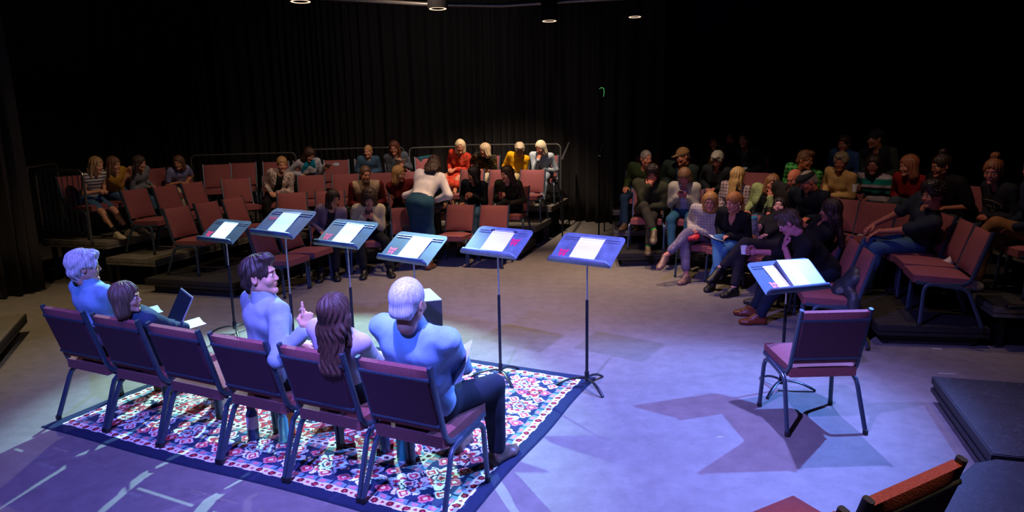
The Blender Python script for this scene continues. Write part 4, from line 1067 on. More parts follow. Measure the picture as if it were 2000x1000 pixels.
ARMS = {  # (left hand) target relative to the hip centre in scaled metres, x outward-positive; pose; finger dir; palm dir
 'lap': ((.06, -.30, .10), 'relax', (-.35, -.9, -.25), (0, .1, -1)),
 'clasp': ((.035, -.33, .13), 'grip', (-.8, -.6, -.1), (-.3, .3, -1)),
 'thigh': ((.13, -.34, .10), 'relax', (-.1, -1, -.25), (0, 0, -1)),
 'knee': ((.10, -.50, .12), 'relax', (-.2, -.8, -.55), (0, .3, -1)),
 'chin': ((-.02, -.17, .46), 'fist', (-.2, .1, 1), (-.1, 1, 0)),
 'face': ((-.03, -.21, .56), 'relax', (-.35, .25, .9), (-.1, 1, -.2)),
 'phone': ((.05, -.33, .27), 'phone', (-.35, -.75, .45), (-.6, .3, .6)),
 'hold': ((.06, -.36, .22), 'grip', (-.35, -.9, .1), (-.9, .2, 0)),
 'crossarm': ((-.10, -.20, .22), 'relax', (-1, -.2, .1), (0, 1, 0)),
 'down': ((.25, -.10, -.02), 'relax', (0, -.3, -1), (-1, 0, 0)),
 'wave': ((.22, -.30, .52), 'spread', (.15, -.1, 1), (-.3, -1, 0)),
}
LEGS = {'down': (.10, -.50, 0, 0), 'out': (.12, -.64, 0, 0), 'back': (.10, -.30, 0, 0), 'wide': (.2, -.48, 0, 0), 'crossed': (-.20, -.62, .26, 1), 'crossedlow': (-.12, -.60, .16, 1), 'ankle': (-.05, -.50, .03, 1)}
def person(label, x, y, z, yaw, headpx=None, s=1.0, sex='f', lean=(.05, 0), hy=0, hp=0, hr=0, hairs=('bob', '#5a4030'), skin='#c68a6c', top=('shirt', None), legs=('trousers', None), shoe='#222222',
           R='lap', L='lap', LR='down', LL='down', res=.017, seat=.56, extra=(), build=1.0, inner=None, sleeve=1.0, beard=None, group='people seated in the audience', twist=0, sock=None, stand=False, legcut=1.0, kids=False, tuck=False, slouch=1.0):
    hres = .0058 if res > .014 else .0033; hdres = .0062 if res > .014 else .004
    W = np.array((x, y, z), float); Rz = rotz(yaw); toL = lambda p: Rz.T @ (np.array(p, float)-W)
    hz = seat if not stand else .92*s
    hip = np.array([0, -.0, hz]); m = sex == 'm'
    Lt = .66*s*slouch
    # head centre: on the sight line if a pixel is given, at torso length from the hips
    if headpx:
        o = toL((0, 0, CAMH)); dr = Rz.T @ np.array(ray(*headpx)[:]); dr = nrmz(dr); oc = o-hip; b = oc@dr; c_ = oc@oc-Lt*Lt; D = b*b-c_
        if D > 0:
            t1, t2 = -b-math.sqrt(D), -b+math.sqrt(D); P1, P2 = o+dr*t1, o+dr*t2
            want = hip+np.array([0, -lean[0]*Lt, Lt]); hc = P1 if np.linalg.norm(P1-want) < np.linalg.norm(P2-want) else P2
        else:
            q = o+dr*(-b); hc = hip+nrmz(q-hip)*Lt
            print('head off sphere', label, round(math.sqrt(-D), 2))
    else: hc = hip+nrmz((lean[1], -lean[0], 1))*Lt
    tx = nrmz(hc-hip)   # torso axis
    ang = math.degrees(math.acos(max(-1, min(1, tx[2]))))
    if headpx and ang > 24: print('lean %.0f' % ang, label, np.round(tx, 2))
    side = nrmz(rotz(twist) @ np.array([1, 0, 0])); side = nrmz(side-tx*(side@tx)); fwd = nrmz(np.cross(tx, side))*1.0
    if fwd[1] > 0: fwd = -fwd
    # spine
    sw = (.196 if m else .172)*s*(.5+.5*build)*(.9 if kids else 1); P = lambda a, u=0, v=0: hip+tx*(a*s*1.06*slouch)+side*(u*s)+fwd*(v*s)
    # head orientation: heading (twist + hy), pitch, roll
    tlt = math.atan2(-tx[1], tx[2])*.35
    Hm = rotz(twist+hy) @ rotx(hp+tlt) @ roty(hr)
    if kids: hs = 1.0*s*1.06
    else: hs = s*(1.03 if m else 1.0)
    sh = [P(.445)-side*sw, P(.445)+side*sw]; chest = P(.33, 0, .01); neck0 = P(.475, 0, -.008)
    al, fl_ = .285*s, .25*s; tl, cl_ = .43*s, .43*s
    g = None; sides = []
    for i, (nm, sg) in enumerate(((R, -1), (L, 1))):
        if isinstance(nm, str): tgt, pose, dirf, palm = ARMS[nm]
        else: tgt, pose, dirf, palm = nm
        T = hip+np.array([tgt[0]*sg*s, tgt[1]*s, tgt[2]*s]) if not isinstance(tgt, Vector) else toL(tgt); dirf = np.array([dirf[0]*sg, dirf[1], dirf[2]]); palm = np.array([palm[0]*sg, palm[1], palm[2]])
        if isinstance(nm, str) and nm in ('chin', 'face'):
            T = hc+Hm @ (np.array([-.03*-sg if nm == 'face' else .0, -.115, -.13 if nm == 'chin' else -.075])*hs)-nrmz(dirf)*.045*s
        el, T = ik(sh[i], T, al, fl_, (sg*.38, .45, -1) if nm != 'wave' else (sg*.6, .1, -1))
        sides.append((sh[i], el, T, pose, nrmz(dirf), palm, sg))
    lg = []
    for nm, sg in ((LR, -1), (LL, 1)):
        fx, fy, fz, hi = LEGS[nm] if isinstance(nm, str) else nm
        hj = hip+np.array([sg*.092*s, -.02*s, -.0]); ank = np.array([sg*fx*s, fy*s, fz+.085*s])
        kn, ank = ik(hj, ank, tl, cl_, (sg*.15, -.5, 1) if not stand else (0, -1, 0))
        if isinstance(nm, str) and nm == 'ankle': pass
        lg.append((hj, kn, ank, hi, sg))
    allp = [hip, hc]+[q for a in sides for q in (a[1], a[2])]+[q for a in lg for q in (a[1], a[2])]
    lo = np.min(allp, 0)-.24; hi = np.max(allp, 0)+.24; lo[2] = max(lo[2], -.03); hi[2] = max(hi[2], hc[2]+.0)
    g = Grid(lo, hi, res); bw = build
    def torso(f, t=0.0, k=.05):
        f.ell(P(.02, 0, .0), ((.165*bw)*s+t, (.125*bw)*s+t, .13*s+t), k)
        f.econe(P(.05), P(.22), side, ((.145 if m else .135)*bw*s+t, .105*bw*s+t), ((.138 if m else .122)*bw*s+t, .10*bw*s+t), k)
        f.econe(P(.22), P(.36), side, ((.140 if m else .125)*bw*s+t, .10*bw*s+t), ((.168 if m else .147)*bw*s+t, .108*s+t), k)
        f.econe(P(.37, -.0, 0)-side*(.095 if m else .08)*s, P(.37)+side*(.095 if m else .08)*s, tx, (.085*s+t, .085*s+t), (.085*s+t, .085*s+t), k)
        f.econe(sh[0]+side*.03*s, sh[1]-side*.03*s, tx, (.052*s+t, .050*s+t), (.052*s+t, .050*s+t), k)
        f.cone(P(.42), P(.50, 0, .0), .068*s+t, .048*s+t*.4, k)
        if not m and not kids:
            for sg in (-1, 1): f.ell(P(.305, sg*.065, .085), (.058*s+t, .05*s+t, .055*s+t), .04)
        if bw > 1.12: f.ell(P(.13, 0, .06), (.13*bw*s, .10*bw*s, .12*s), k)
    def arm(f, a, t=0.0, upto=1.0, k=.03):
        (s0, el, T, pose, df, pl, sg) = a; w_ = .88+.12*bw
        f.cone(s0, el, (.050 if m else .043)*s*w_+t, (.039 if m else .034)*s*w_+t, k)
        e = el+(T-el)*max(0, min(1, upto)); r1 = .026*s+(.012*s)*(1-upto)
        if upto > .02: f.cone(el, e, (.038 if m else .033)*s*w_+t, r1+t, k)
    def leg(f, l, t=0.0, upto=1.0, k=.03, flare=0.0):
        (hj, kn, ank, hi_, sg) = l; w_ = .8+.2*bw
        f.cone(hj, kn, .084*s*w_+t, .056*s*w_+t, k)
        e = kn+(ank-kn)*upto; f.cone(kn, e, .054*s*w_+t, (.036+.018*(1-upto))*s+t+flare, k)
        mid = kn+(ank-kn)*.3; 
        if upto > .5: f.ell(mid+np.array([0, .018*s, 0]), (.048*s+t, .05*s+t, .085*s+t), k)
    def fdir(l):
        (hj, kn, ank, hi_, sg) = l; d_ = ank-kn
        if hi_: v = nrmz(np.array([sg*-.1 if hi_ else 0, -1, -.45])); return v
        v = np.array([sg*.18, -1, 0]); return nrmz(v)
    def foot(f, l, t=0.0, k=.02):
        (hj, kn, ank, hi_, sg) = l; v = fdir(l); dn = np.array([0, 0, -1.]) if not hi_ else nrmz(np.array([0, -.4, -1.]))
        heel = ank-v*.03*s+dn*.045*s; ball = ank+v*.125*s+dn*.058*s; toe = ank+v*.175*s+dn*.060*s
        f.cone(ank+np.array([0, 0, .02]), heel, .036*s+t, .033*s+t, k); sd = np.cross(v, dn)
        f.econe(heel, ball, sd, (.034*s+t, .034*s+t), (.044*s+t, .028*s+t), k); f.econe(ball, toe, sd, (.044*s+t, .027*s+t), (.034*s+t, .022*s+t), k)
        f.cone(ank+v*.02*s, ball, .034*s+t, .024*s+t, k)
        if not hi_: f.cut((0, 0, .004), (0, 0, -1))
    f = Fld(g); torso(f, -.012)
    for a in sides: arm(f, a)
    for l in lg: leg(f, l, -.006); foot(f, l, -.004)
    f.cone(neck0, hc+Hm @ np.array([0, .022, -.09])*hs, (.056 if m else .048)*s, (.051 if m else .044)*s, .03)
    V, F = f.mesh(); Vs = [V]; Fs = [F]; Mi = [np.zeros(len(F), int)]; n = len(V)
    hV, hF, hM = head(sex, hres); Vs.append(hc+(hV*hs) @ Hm.T); Fs.append(hF+n); Mi.append(hM); n += len(hV)
    for (s0, el, T, pose, df, pl, sg) in sides:
        dV, dF = hand(pose, hdres); zz = -nrmz(pl-df*(pl@df)); xx = np.cross(df, zz)
        v = dV*(s*(1.0 if m else .93))
        if sg < 0: v = v*np.array([-1, 1, 1]); dF = dF[:, ::-1]
        Vs.append(T+v[:, :1]*xx+v[:, 1:2]*df+v[:, 2:]*zz); Fs.append(dF+n); Mi.append(np.zeros(len(dF), int)); n += len(dV)
    root = link('person', npmesh('person', np.concatenate(Vs), np.concatenate(Fs), [skinmat(skin), M['lip'], M['eye'], M['eyewhite'], M['brow']], np.concatenate(Mi)), loc=(x, y, z), rz=yaw)
    tag(root, label, 'person', group)
    seed = (x*7+y*3) % 6
    def gar(name, f, mat, parent=root):
        V, F = f.mesh()
        if len(V): return link(name, npmesh(name, V, F, [mat]), parent)
    # trousers / skirt
    kind, lm = legs[0], legs[1]
    if kind != 'none':
        f = Fld(g); up = legs[2] if len(legs) > 2 else .94
        f.ell(P(.015), (.168*bw*s+.012, .13*bw*s+.012, .125*s), .05); f.econe(P(0), P(.09), side, (.15*bw*s+.008, .11*bw*s+.01), (.145*bw*s+.008, .105*bw*s+.01), .05)
        if kind == 'skirt':
            for l in lg: f.cone(l[0], l[1], .10*s, .075*s, .06); f.cone(l[1], l[1]+(l[2]-l[1])*up, .075*s, .085*s, .08)
            f.cone((lg[0][0]+lg[1][0])/2, (lg[0][1]+lg[1][1])/2, .09*s, .06*s, .08)
            kk = (lg[0][1]+lg[1][1])/2; aa = (lg[0][2]+lg[1][2])/2; f.cone(kk, kk+(aa-kk)*up, .07*s, .08*s, .08)
        elif up < .3:
            for l in lg: f.cone(l[0], l[0]+(l[1]-l[0])*.72, .094*s, .082*s, .04)
        else:
            for l in lg: leg(f, l, .012, up, .035, .006)
        f.noise(.0055, 17, seed+2)
        if not stand:
            pass
        gar('skirt' if kind == 'skirt' else ('shorts' if up < .3 else 'trousers'), f, lm)
    # top
    kind, tm = top[0], top[1]
    if kind != 'none':
        t = top[2] if len(top) > 2 else .012
        f = Fld(g); torso(f, t)
        for a in sides:
            if sleeve > .5: arm(f, a, t+.002, (sleeve-.5)/.5*.97)
            elif sleeve > 0:
                s0, el = a[0], a[1]; f.cone(s0, s0+(el-s0)*sleeve*2, .052*s+t, .048*s+t, .03)
        if kind in ('hoodie',): f.ell(P(.47, 0, -.085), (.11*s, .055*s, .06*s), .04)
        if kind == 'dress':
            for l in lg: f.cone(l[0], l[1]+(l[2]-l[1])*.25, .10*s, .085*s, .08)
            kk = (lg[0][1]+lg[1][1])/2; f.cone(hip, kk+np.array([0, -.02, -.12]), .13*s, .11*s, .08)
        f.cut(tuple(P(-.04 if kind != 'dress' else -1.0)), tuple(-tx)) if kind != 'dress' else None
        if tuck: f.cut(tuple(P(.085)), tuple(-tx))
        # neck opening
        if kind != 'shirt': f.ell(P(.485, 0, .075), (.052*s, .050*s, .045*s), .01, 's')
        if kind in ('cardigan', 'jacket'):
            f.econe(P(-.1, 0, .14), P(.46, 0, .11), side, (.055*s, .12*s), (.045*s, .11*s), .01, 's')
        if kind == 'vneck': f.econe(P(.34, 0, .11), P(.46, 0, .09), side, (.012, .05), (.05*s, .06), .01, 's')
        f.noise(.0065 if res > .014 else .0050, 19, seed); 
        if res < .014: f.noise(.0036, 46, seed+1, (1, 1, .55))
        gn = {'shirt': 'shirt', 'tee': 't_shirt', 'hoodie': 'hoodie', 'dress': 'dress', 'cardigan': 'cardigan', 'jacket': 'jacket', 'sweater': 'sweater', 'vneck': 'sweater', 'vest': 'vest'}[kind]
        tob = gar(gn, f, tm)
        if kind in ('cardigan', 'jacket', 'vest') and inner is not None:
            f = Fld(g); torso(f, .003)
            if kind == 'vest':
                for a in sides: arm(f, a, .012, .95)
            f.cut(tuple(P(-.02)), tuple(-tx)); f.cone(P(.47, 0, .05), hc+Hm @ np.array([0, 0, -.12]), .045*s, .06*s, .01, 's'); gar('inner_top', f, inner)
        if kind == 'shirt' or 'collar' in extra:
            g2 = Grid(P(.50)-.13, P(.50)+.13, .005 if res < .014 else .008); f = Fld(g2)
            c1 = P(.475, 0, .0); c2 = P(.545, 0, -.008)
            f.econe(c1, c2, side, (.086*s, .080*s), (.066*s, .064*s), 0); f.econe(P(.40), P(.60, 0, -.01), side, (.070*s, .064*s), (.056*s, .056*s), 0, 's')
            f.cut(tuple(P(.55)), tuple(tx)); f.cut(tuple(P(.462)), tuple(-tx)); f.econe(P(.44, 0, .09), P(.54, 0, .07), side, (.008, .045), (.030, .045), .003, 's')
            gar('collar', f, tm, tob)
    # shoes
    if shoe:
        for l in lg:
            g3 = Grid(l[2]-np.array([.14, .26, .16]), l[2]+np.array([.14, .12, .12]), .008 if res > .014 else .006); f = Fld(g3); foot(f, l, .007); f.cut(tuple(l[2]+np.array([0, 0, .03])), (0, 0, 1))
            gar('shoe', f, plain('shoe_material', shoe, .45))
        if sock:
            for l in lg:
                g3 = Grid(l[2]-.09, l[2]+np.array([.09, .09, .16]), .01); f = Fld(g3); e = l[2]+(l[1]-l[2])*.22; f.cone(l[2], e, .041*s, .046*s, 0); gar('sock', f, cloth(sock, 'sock'))
    # hair
    if hairs:
        rV, rF = hair(hairs[0], .0075 if res > .014 else .0045, sex)
        V = hc+(rV*hs) @ Hm.T
        if len(V): link('hair', npmesh('hair', V, rF, [hairmat(hairs[1])]), root)
    def hp_(p): q = hc+Hm @ (np.array(p)*hs); return tuple(q)
    if beard:
        g2 = Grid((-.07, -.12, -.14), (.07, 0, .0), .0075); f = Fld(g2); f.ell((0, -.055, -.09), (.048, .045, .045), 0); f.ell((0, -.085, -.04), (.03, .014, .010), .01); f.cone((-.022, -.095, -.056), (.022, -.095, -.056), .008, .008, .004, 's')
        f.ell((0, -.03, -.03), (.058, .068, .05), .01, 's'); V, F = f.mesh(); link('beard', npmesh('beard', hc+(V*hs) @ Hm.T, F, [hairmat(beard)]), root)
    for e in extra:
        if e == 'glasses' or e == 'darkglasses':
            mb = MB()
            for sg in (-1, 1):
                mb.sweep([hp_((sg*.031+.0235*math.cos(a), -.102+.01*abs(math.sin(a)*0), .004+.018*math.sin(a))) for a in np.linspace(0, 2*PI, 13)], .0018*(1.3 if e[0] == 'd' else 1), n=5, cap=False)
                mb.sweep([hp_((sg*.054, -.100, .010)), hp_((sg*.078, -.05, .012)), hp_((sg*.082, .0, .010))], .0016, n=5)
            mb.sweep([hp_((-.009, -.103, .008)), hp_((.009, -.103, .008))], .0018, n=5)
            mb.build('glasses', M['glide'] if e[0] == 'd' else M['blackmetal'], root)
        if isinstance(e, tuple) and e[0] == 'cap':
            g2 = Grid((-.12, -.20, .0), (.12, .15, .17), .007); f = Fld(g2); f.ell((0, .014, .042), (.087, .106, .098), 0); f.cut((0, 0, .040), (0, 0, -1))
            f.econe((-.03, -.10, .046), (.03, -.10, .046), (0, 1, 0), (.075, .010), (.075, .010), .008); V, F = f.mesh(); link('cap', npmesh('cap', hc+(V*hs) @ Hm.T, F, [cloth(e[1], 'cap_cloth')]), root)
        if isinstance(e, tuple) and e[0] == 'flatcap':
            g2 = Grid((-.13, -.17, .0), (.13, .15, .17), .007); f = Fld(g2); f.ell((0, -.005, .065), (.095, .125, .055), 0); f.cut((0, 0, .042), (0, 0, -1))
            f.econe((-.03, -.105, .05), (.03, -.105, .05), (0, 1, 0), (.05, .010), (.05, .010), .012); V, F = f.mesh(); link('cap', npmesh('cap', hc+(V*hs) @ Hm.T, F, [cloth(e[1], 'cap_cloth')]), root)
        if isinstance(e, tuple) and e[0] == 'scarf':
            f = Fld(g); f.econe(P(.46, -.05, .03), P(.46, .05, .03), tx, (.07, .06), (.07, .06), .03)
            for sg in (-1, 1): f.econe(P(.44, sg*.07, .08), P(-.05, sg*.10, .17), side, (.055, .028), (.075, .024), .03)
            f.noise(.006, 22, seed); gar('scarf', f, cloth(e[1], 'scarf_cloth'))
        if isinstance(e, tuple) and e[0] == 'badge':
            q = P(.20, 0, .125); mb = MB(); mb.box(tuple(q), (.07, .004, .10)); mb.build('name_badge', M['paper'], root, smooth=False)
            mb = MB(); mb.sweep([P(.46, -.05, .06), P(.34, -.03, .125), P(.25, 0, .13), P(.34, .03, .125), P(.46, .05, .06)], .004, n=5); mb.build('lanyard', cloth('#3a4a80', 'lanyard'), root)
        if isinstance(e, tuple) and e[0] == 'necklace':
            mb = MB(); mb.sweep([P(.47, -.055, .04), P(.40, -.035, .105), P(.35, 0, .125), P(.40, .035, .105), P(.47, .055, .04)], .003, n=5); mb.build('necklace', M['blackmetal'], root)
    Wm = Matrix.Translation((x, y, z)) @ Matrix.Rotation(yaw, 4, 'Z')
    info = dict(root=root, hands=[Wm @ Vector(a[2]+a[4]*.07*s) for a in sides], W=Wm, P=lambda *q: Wm @ Vector(P(*q)), knees=[Wm @ Vector(l[1]) for l in lg], head=Wm @ Vector(hc), hc=hc, hip=hip, yaw=yaw,
                wr=[Wm @ Vector(a[2]) for a in sides], df=[Wm.to_3x3() @ Vector(a[4]) for a in sides], tx=Wm.to_3x3() @ Vector(tx), fwd=Wm.to_3x3() @ Vector(fwd), side=Wm.to_3x3() @ Vector(side), Pl=P, Hm=Hm, hs=hs, s=s)
    return info
# ================================================================ THE PERFORMERS (backs to the camera)
GPf = 'performers seated in the row'
def perf(i, fw=.27, sd=0): c = PC[i]+RF*fw+RD*sd; return c.x, c.y
YP = RA+PI
SH = lambda c, n='cotton_shirt': cloth(c, n)
SC = dict(res=.0105, group=GPf)
x, y = perf(0)
W0 = person('woman with short silver hair and blue shirt at the left end of the row', x, y, 0, YP, (166, 522), .93, 'f', hy=-.55, hp=.1, hairs=('pixie', '#cfcac8'), skin='#cf9a84', top=('shirt', SH('#84a9c8')), legs=('trousers', cloth('#23252c'), .55), shoe='#5a4a3c', R='lap', L='lap', LL='down', LR='down', **SC)
x, y = perf(1)
W1 = person('child with a brown bob and navy top holding a laptop', x, y, 0, YP, (247, 583), .80, 'f', hy=-.95, hp=.15, hairs=('kidbob', '#6b5340'), skin='#d3a088', top=('shirt', SH('#2d3f55')), legs=('trousers', cloth('#3a3d44')), shoe='#b5a284', R='clasp', L='clasp', LR='down', LL='out', kids=True, **SC)
x, y = perf(3)
W3 = person('young man with dark wavy hair and pale shirt turned in profile, hand raised', x, y, 0, YP, (508, 540), 1.0, 'm', hy=-.72, hp=-.05, hairs=('short', '#33241c'), skin='#cf9a80', top=('shirt', SH('#8e9eb2'), .014), legs=('trousers', cloth('#2a2c33')), shoe='#2a2624',
            R=(at(600, 640, .95), 'point', (-.05, -.15, 1), (-.9, -.3, .1)), L='lap', LR='down', LL='out', sleeve=.93, twist=-.35, **SC)
x, y = perf(4)
W4 = person('girl with long wavy brown hair clipped back, in a pale top', x, y, 0, YP, (656, 612), .90, 'f', hy=.0, hp=.08, hairs=('wavylong', '#4d3026'), skin='#cf9a84', top=('sweater', SH('#bda9bb')), legs=('trousers', cloth('#22242c')), shoe='#1d1d20', R='lap', L='lap', **SC)
x, y = perf(5)
W5 = person('older man with short white hair and blue shirt reading a booklet', x, y, 0, YP, (798, 592), 1.03, 'm', hy=.05, hp=.12, hairs=('buzz', '#d2cfd0'), skin='#cf9a84', top=('shirt', SH('#8fb4d8'), .014), legs=('trousers', cloth('#1b2433')), shoe='#5e4a42',
            R=((.10, -.30, .10), 'grip', (-.3, -.9, .1), (-.9, .2, .0)), L=((.08, -.30, .12), 'grip', (-.2, -.9, .1), (-.9, .2, .0)), LR=(.20, -.46, 0, 0), LL='down', build=1.1, **SC)
# ================================================================ AUDIENCE
K = lambda **k: k
OLV = cloth('#33351f'); BLK = cloth('#101012'); DEN = cloth('#3d5f80', 'denim'); DKD = cloth('#1d3247', 'dark_denim'); CHR = cloth('#25242a'); CRM = cloth('#b7a98f')
def off(p, yaw, fw=.25): return (p[0]+math.sin(yaw)*fw, p[1]-math.cos(yaw)*fw)
# --- left bank girls (they face the floor)
def pl(c, fw=.22, v=0): return (c.x+f_.x*fw+r_.x*v, c.y+f_.y*fw+r_.y*v)
a = pl(CL6[0], .28); person('fair haired girl in a white striped sleeveless top and denim shorts', *a, .6, YL, (188, 323), .86, 'f', hy=.1, hairs=('long', '#a98455'), skin='#d09a78', top=('tee', pattern('stripes', ['#c9c4bd', '#5a5a60'], 22), .008), legs=('shorts', DEN, .12), shoe='#b9a98c', R='clasp', L='clasp', LR='out', LL='out', sleeve=.12, kids=True, sock='#15151a')
a = pl(CL6[1], .25); person('girl in a mustard top with raised hands on the left bank', *a, .6, YL, (222, 322), .86, 'f', hy=.2, hairs=('long', '#6e4a30'), skin='#c08a68', top=('tee', cloth('#a47a2a'), .01), legs=('shorts', DEN, .2), shoe='#888478', R=((.0, -.30, .36), 'relax', (0, -.4, .8), (-1, 0, 0)), L=((.02, -.32, .33), 'relax', (0, -.4, .8), (-1, 0, 0)), sleeve=.4, kids=True)
a = pl(CL6[2], .22, -.10); person('long haired girl in a grey top in the shade of the left bank', *a, .6, YL, (272, 319), .86, 'f', hy=.4, hairs=('long', '#3a2a20'), skin='#b98464', top=('sweater', cloth('#6d7078')), legs=('trousers', DEN), shoe='#999288', kids=True)
a = pl(CL6[4], .22, -.30); person('child in a lavender t-shirt in the top row of the left bank', *a, .6, YL-.4, (349, 318), .84, 'f', hy=-.9, hairs=('bob', '#5f4030'), skin='#b98464', top=('tee', cloth('#7d7fae')), legs=('trousers', cloth('#b9a890')), shoe='#888888', sleeve=.35, kids=True)
# --- centre bank
def pc(k, yaw=YC, fw=.25): return off(Q[k], yaw, fw)
person('woman with pulled back fair hair in a patterned pale jacket', *pc('pat'), .4, YC, (551, 321), .96, 'f', hy=.15, hp=.1, hairs=('updo', '#9a7448'), skin='#c79072', top=('jacket', pattern('floral', ['#b9a79a', '#8e7f78', '#3b2a33'], 26)), inner=BLK, legs=('trousers', BLK), shoe='#222222', R='lap', L='lap')
SC1 = person('woman with a teal scarf and dark brown hair leaning to hand over a booklet', *pc('scarf'), .6, YC, (604, 302), .98, 'f', hy=.55, hp=.45, hairs=('lob', '#3b261c'), skin='#c79072', top=('sweater', cloth('#a9a9b4')), extra=(('scarf', '#0a7f9c'),), legs=('trousers', BLK), shoe='#222222', R='lap', L=((.36, -.30, .26), 'grip', (.5, -.8, -.1), (0, 0, -1)), twist=.3)
person('fair haired boy in a blue and navy pullover', *pc('boy'), .6, YC, (719, 296), .84, 'm', hy=-.5, hairs=('buzz', '#b38a56'), skin='#cf977a', top=('sweater', cloth('#3c5a74')), legs=('trousers', BLK), shoe='#222222', kids=True)
WP = person('woman with long wavy auburn hair and glasses reading a white booklet', *pc('paper'), .6, YC, (770, 289), .98, 'f', hy=-.35, hp=.05, hairs=('wavylong', '#5d3522'), skin='#c98f74', top=('sweater', cloth('#4a505c')), legs=('trousers', BLK), shoe='#222222', R='phone', L='hold', extra=('glasses',))
person('bearded man with receding hair in a beige vest over a dark red shirt', *pc('vest'), .2, YC, (714, 341), 1.02, 'm', hy=.25, hp=.05, hairs=('buzz', '#5d4536'), skin='#b9795c', top=('vest', cloth('#a18a70'), .022), sleeve=0, inner=cloth('#5a1418'), beard='#6a5042', legs=('trousers', cloth('#2b2a30')), shoe='#222222', build=1.08)
person('woman with shoulder length fair hair and glasses in a dark red shirt', *pc('redw'), .2, YC, (779, 340), 1.0, 'f', hy=.85, hairs=('lob', '#a87f4c'), skin='#cf967a', top=('shirt', cloth('#5c1216')), legs=('trousers', BLK), shoe='#222222', L='crossarm', R='crossarm', extra=('glasses',), build=1.1)
person('woman with long dark hair in a dark teal top beyond the photographer', *pc('teal'), .2, YC, (842, 345), .98, 'f', hy=.3, hp=.1, hairs=('long', '#2b1d18'), skin='#b57a5c', top=('sweater', cloth('#12323a')), legs=('trousers', BLK), shoe='#222222')
person('woman with short dark hair in a lilac jacket and black boots', *pc('short'), 0, YC, (651, 389), .97, 'f', hy=.55, hp=.1, hairs=('kidbob', '#2d1c1a'), skin='#c48c72', top=('jacket', cloth('#7c6b84')), inner=cloth('#26242c'), legs=('trousers', BLK, .8), shoe='#0c0c0e', R='lap', L='lap', LR='down', LL='down', sock='#0c0c0e')
CD = person('woman with a dark bob in a cream cardigan looking at her phone', *pc('cardigan'), 0, YC, (721, 388), .98, 'f', hy=.0, hp=.3, hairs=('curlybob', '#3a241c'), skin='#c48c82', top=('cardigan', cloth('#b8ab94'), .02), inner=pattern('dots', ['#0e0e12', '#a08e70'], 42), legs=('trousers', BLK, .8), shoe='#0c0c0e', R='phone', L='phone', LR='down', LL=(.26, -.52, 0, 0), build=1.06, sock='#0c0c0e')
# photographer: standing, bent forward, back to the camera
pp = at(824, 527, 0)
PH = person('photographer in a white blouse and long denim skirt bending forward, back to us', pp.x, pp.y+.05, 0, PI-.10, (848, 322), 1.06, 'f', lean=(.75, 0), tuck=True, hy=.0, hp=.7, hairs=('curlylong', '#3a241c'), skin='#a86e50', top=('shirt', cloth('#ddd4dc', 'white_cotton'), .022), legs=('skirt', cloth('#1f4660', 'denim'), .72), shoe='#6a4028', R=((.17, -.25, .02), 'grip', (.1, -.5, -.7), (-.9, 0, 0)), L=((.28, -.22, .08), 'relax', (0, -.4, -1), (-1, 0, 0)), LR=(.10, .03, 0, 0), LL=(.10, -.12, 0, 0), stand=True, sleeve=.93, group=None)
person('woman in a navy sweatshirt with printed lettering, back of dark hair turned', *pc('darkL', YR), .2, YR, (925, 341), .98, 'f', hy=-1.0, hairs=('lob', '#1f1512'), skin='#b9795c', top=('sweater', cloth('#12161c')), legs=('trousers', DEN), shoe='#a0683c', R='thigh', L='hold')
OL = person('smiling woman with long dark hair in an olive pullover holding a drink', *pc('olive', YR), .2, YR, (990, 340), .99, 'f', hy=-.6, hairs=('long', '#2f1b16'), skin='#c98a74', top=('sweater', cloth('#262318')), legs=('trousers', BLK), shoe='#b98a70', R='hold', L='lap', LL='crossed', LR='down')
person('woman with a straight blonde bob in a red patterned dress', *pc('orange', YR), .6, YR, (899, 286), .99, 'f', hy=.35, hp=.1, hairs=('bob', '#cdb48c'), skin='#c98264', top=('dress', pattern('floral', ['#b02a18', '#c24a2c', '#5c120e'], 24)), legs=('none', None), shoe='#8a5a30', R='lap', L='lap', LR='down', LL='out', extra=('glasses', ('necklace',)))
person('woman with a grey blonde bob in a black floral blouse, in profile', *pc('floral', YR), .6, YR, (947, 293), .96, 'f', hy=-1.1, hairs=('bob', '#b59a78'), skin='#c98264', top=('shirt', pattern('floral', ['#141410', '#3c3a1c', '#a06a28'], 26)), legs=('trousers', CRM), shoe='#222222', sleeve=.4)
person('old woman with curly white hair and glasses in a bright yellow shirt', *pc('yellowL', YR), .6, YR, (1015, 293), .96, 'f', hy=.35, hp=.35, hairs=('pixie', '#b3a184'), skin='#c07a5c', top=('shirt', cloth('#e0a008', 'yellow_cotton')), legs=('trousers', cloth('#a8946c')), shoe='#222222', R='crossarm', L='lap', extra=('glasses',))
person('white haired woman in a pale blue shirt with a hand at her mouth', *pc('whiteL', YR), .6, YR, (1056, 289), 1.0, 'f', hy=-.45, hp=.15, hairs=('bob', '#cfc0a0'), skin='#c9826a', top=('shirt', cloth('#aab4bc', 'pale_linen')), legs=('trousers', cloth('#8d98a4')), shoe='#b9a48c', R='chin', L='lap', build=1.05)
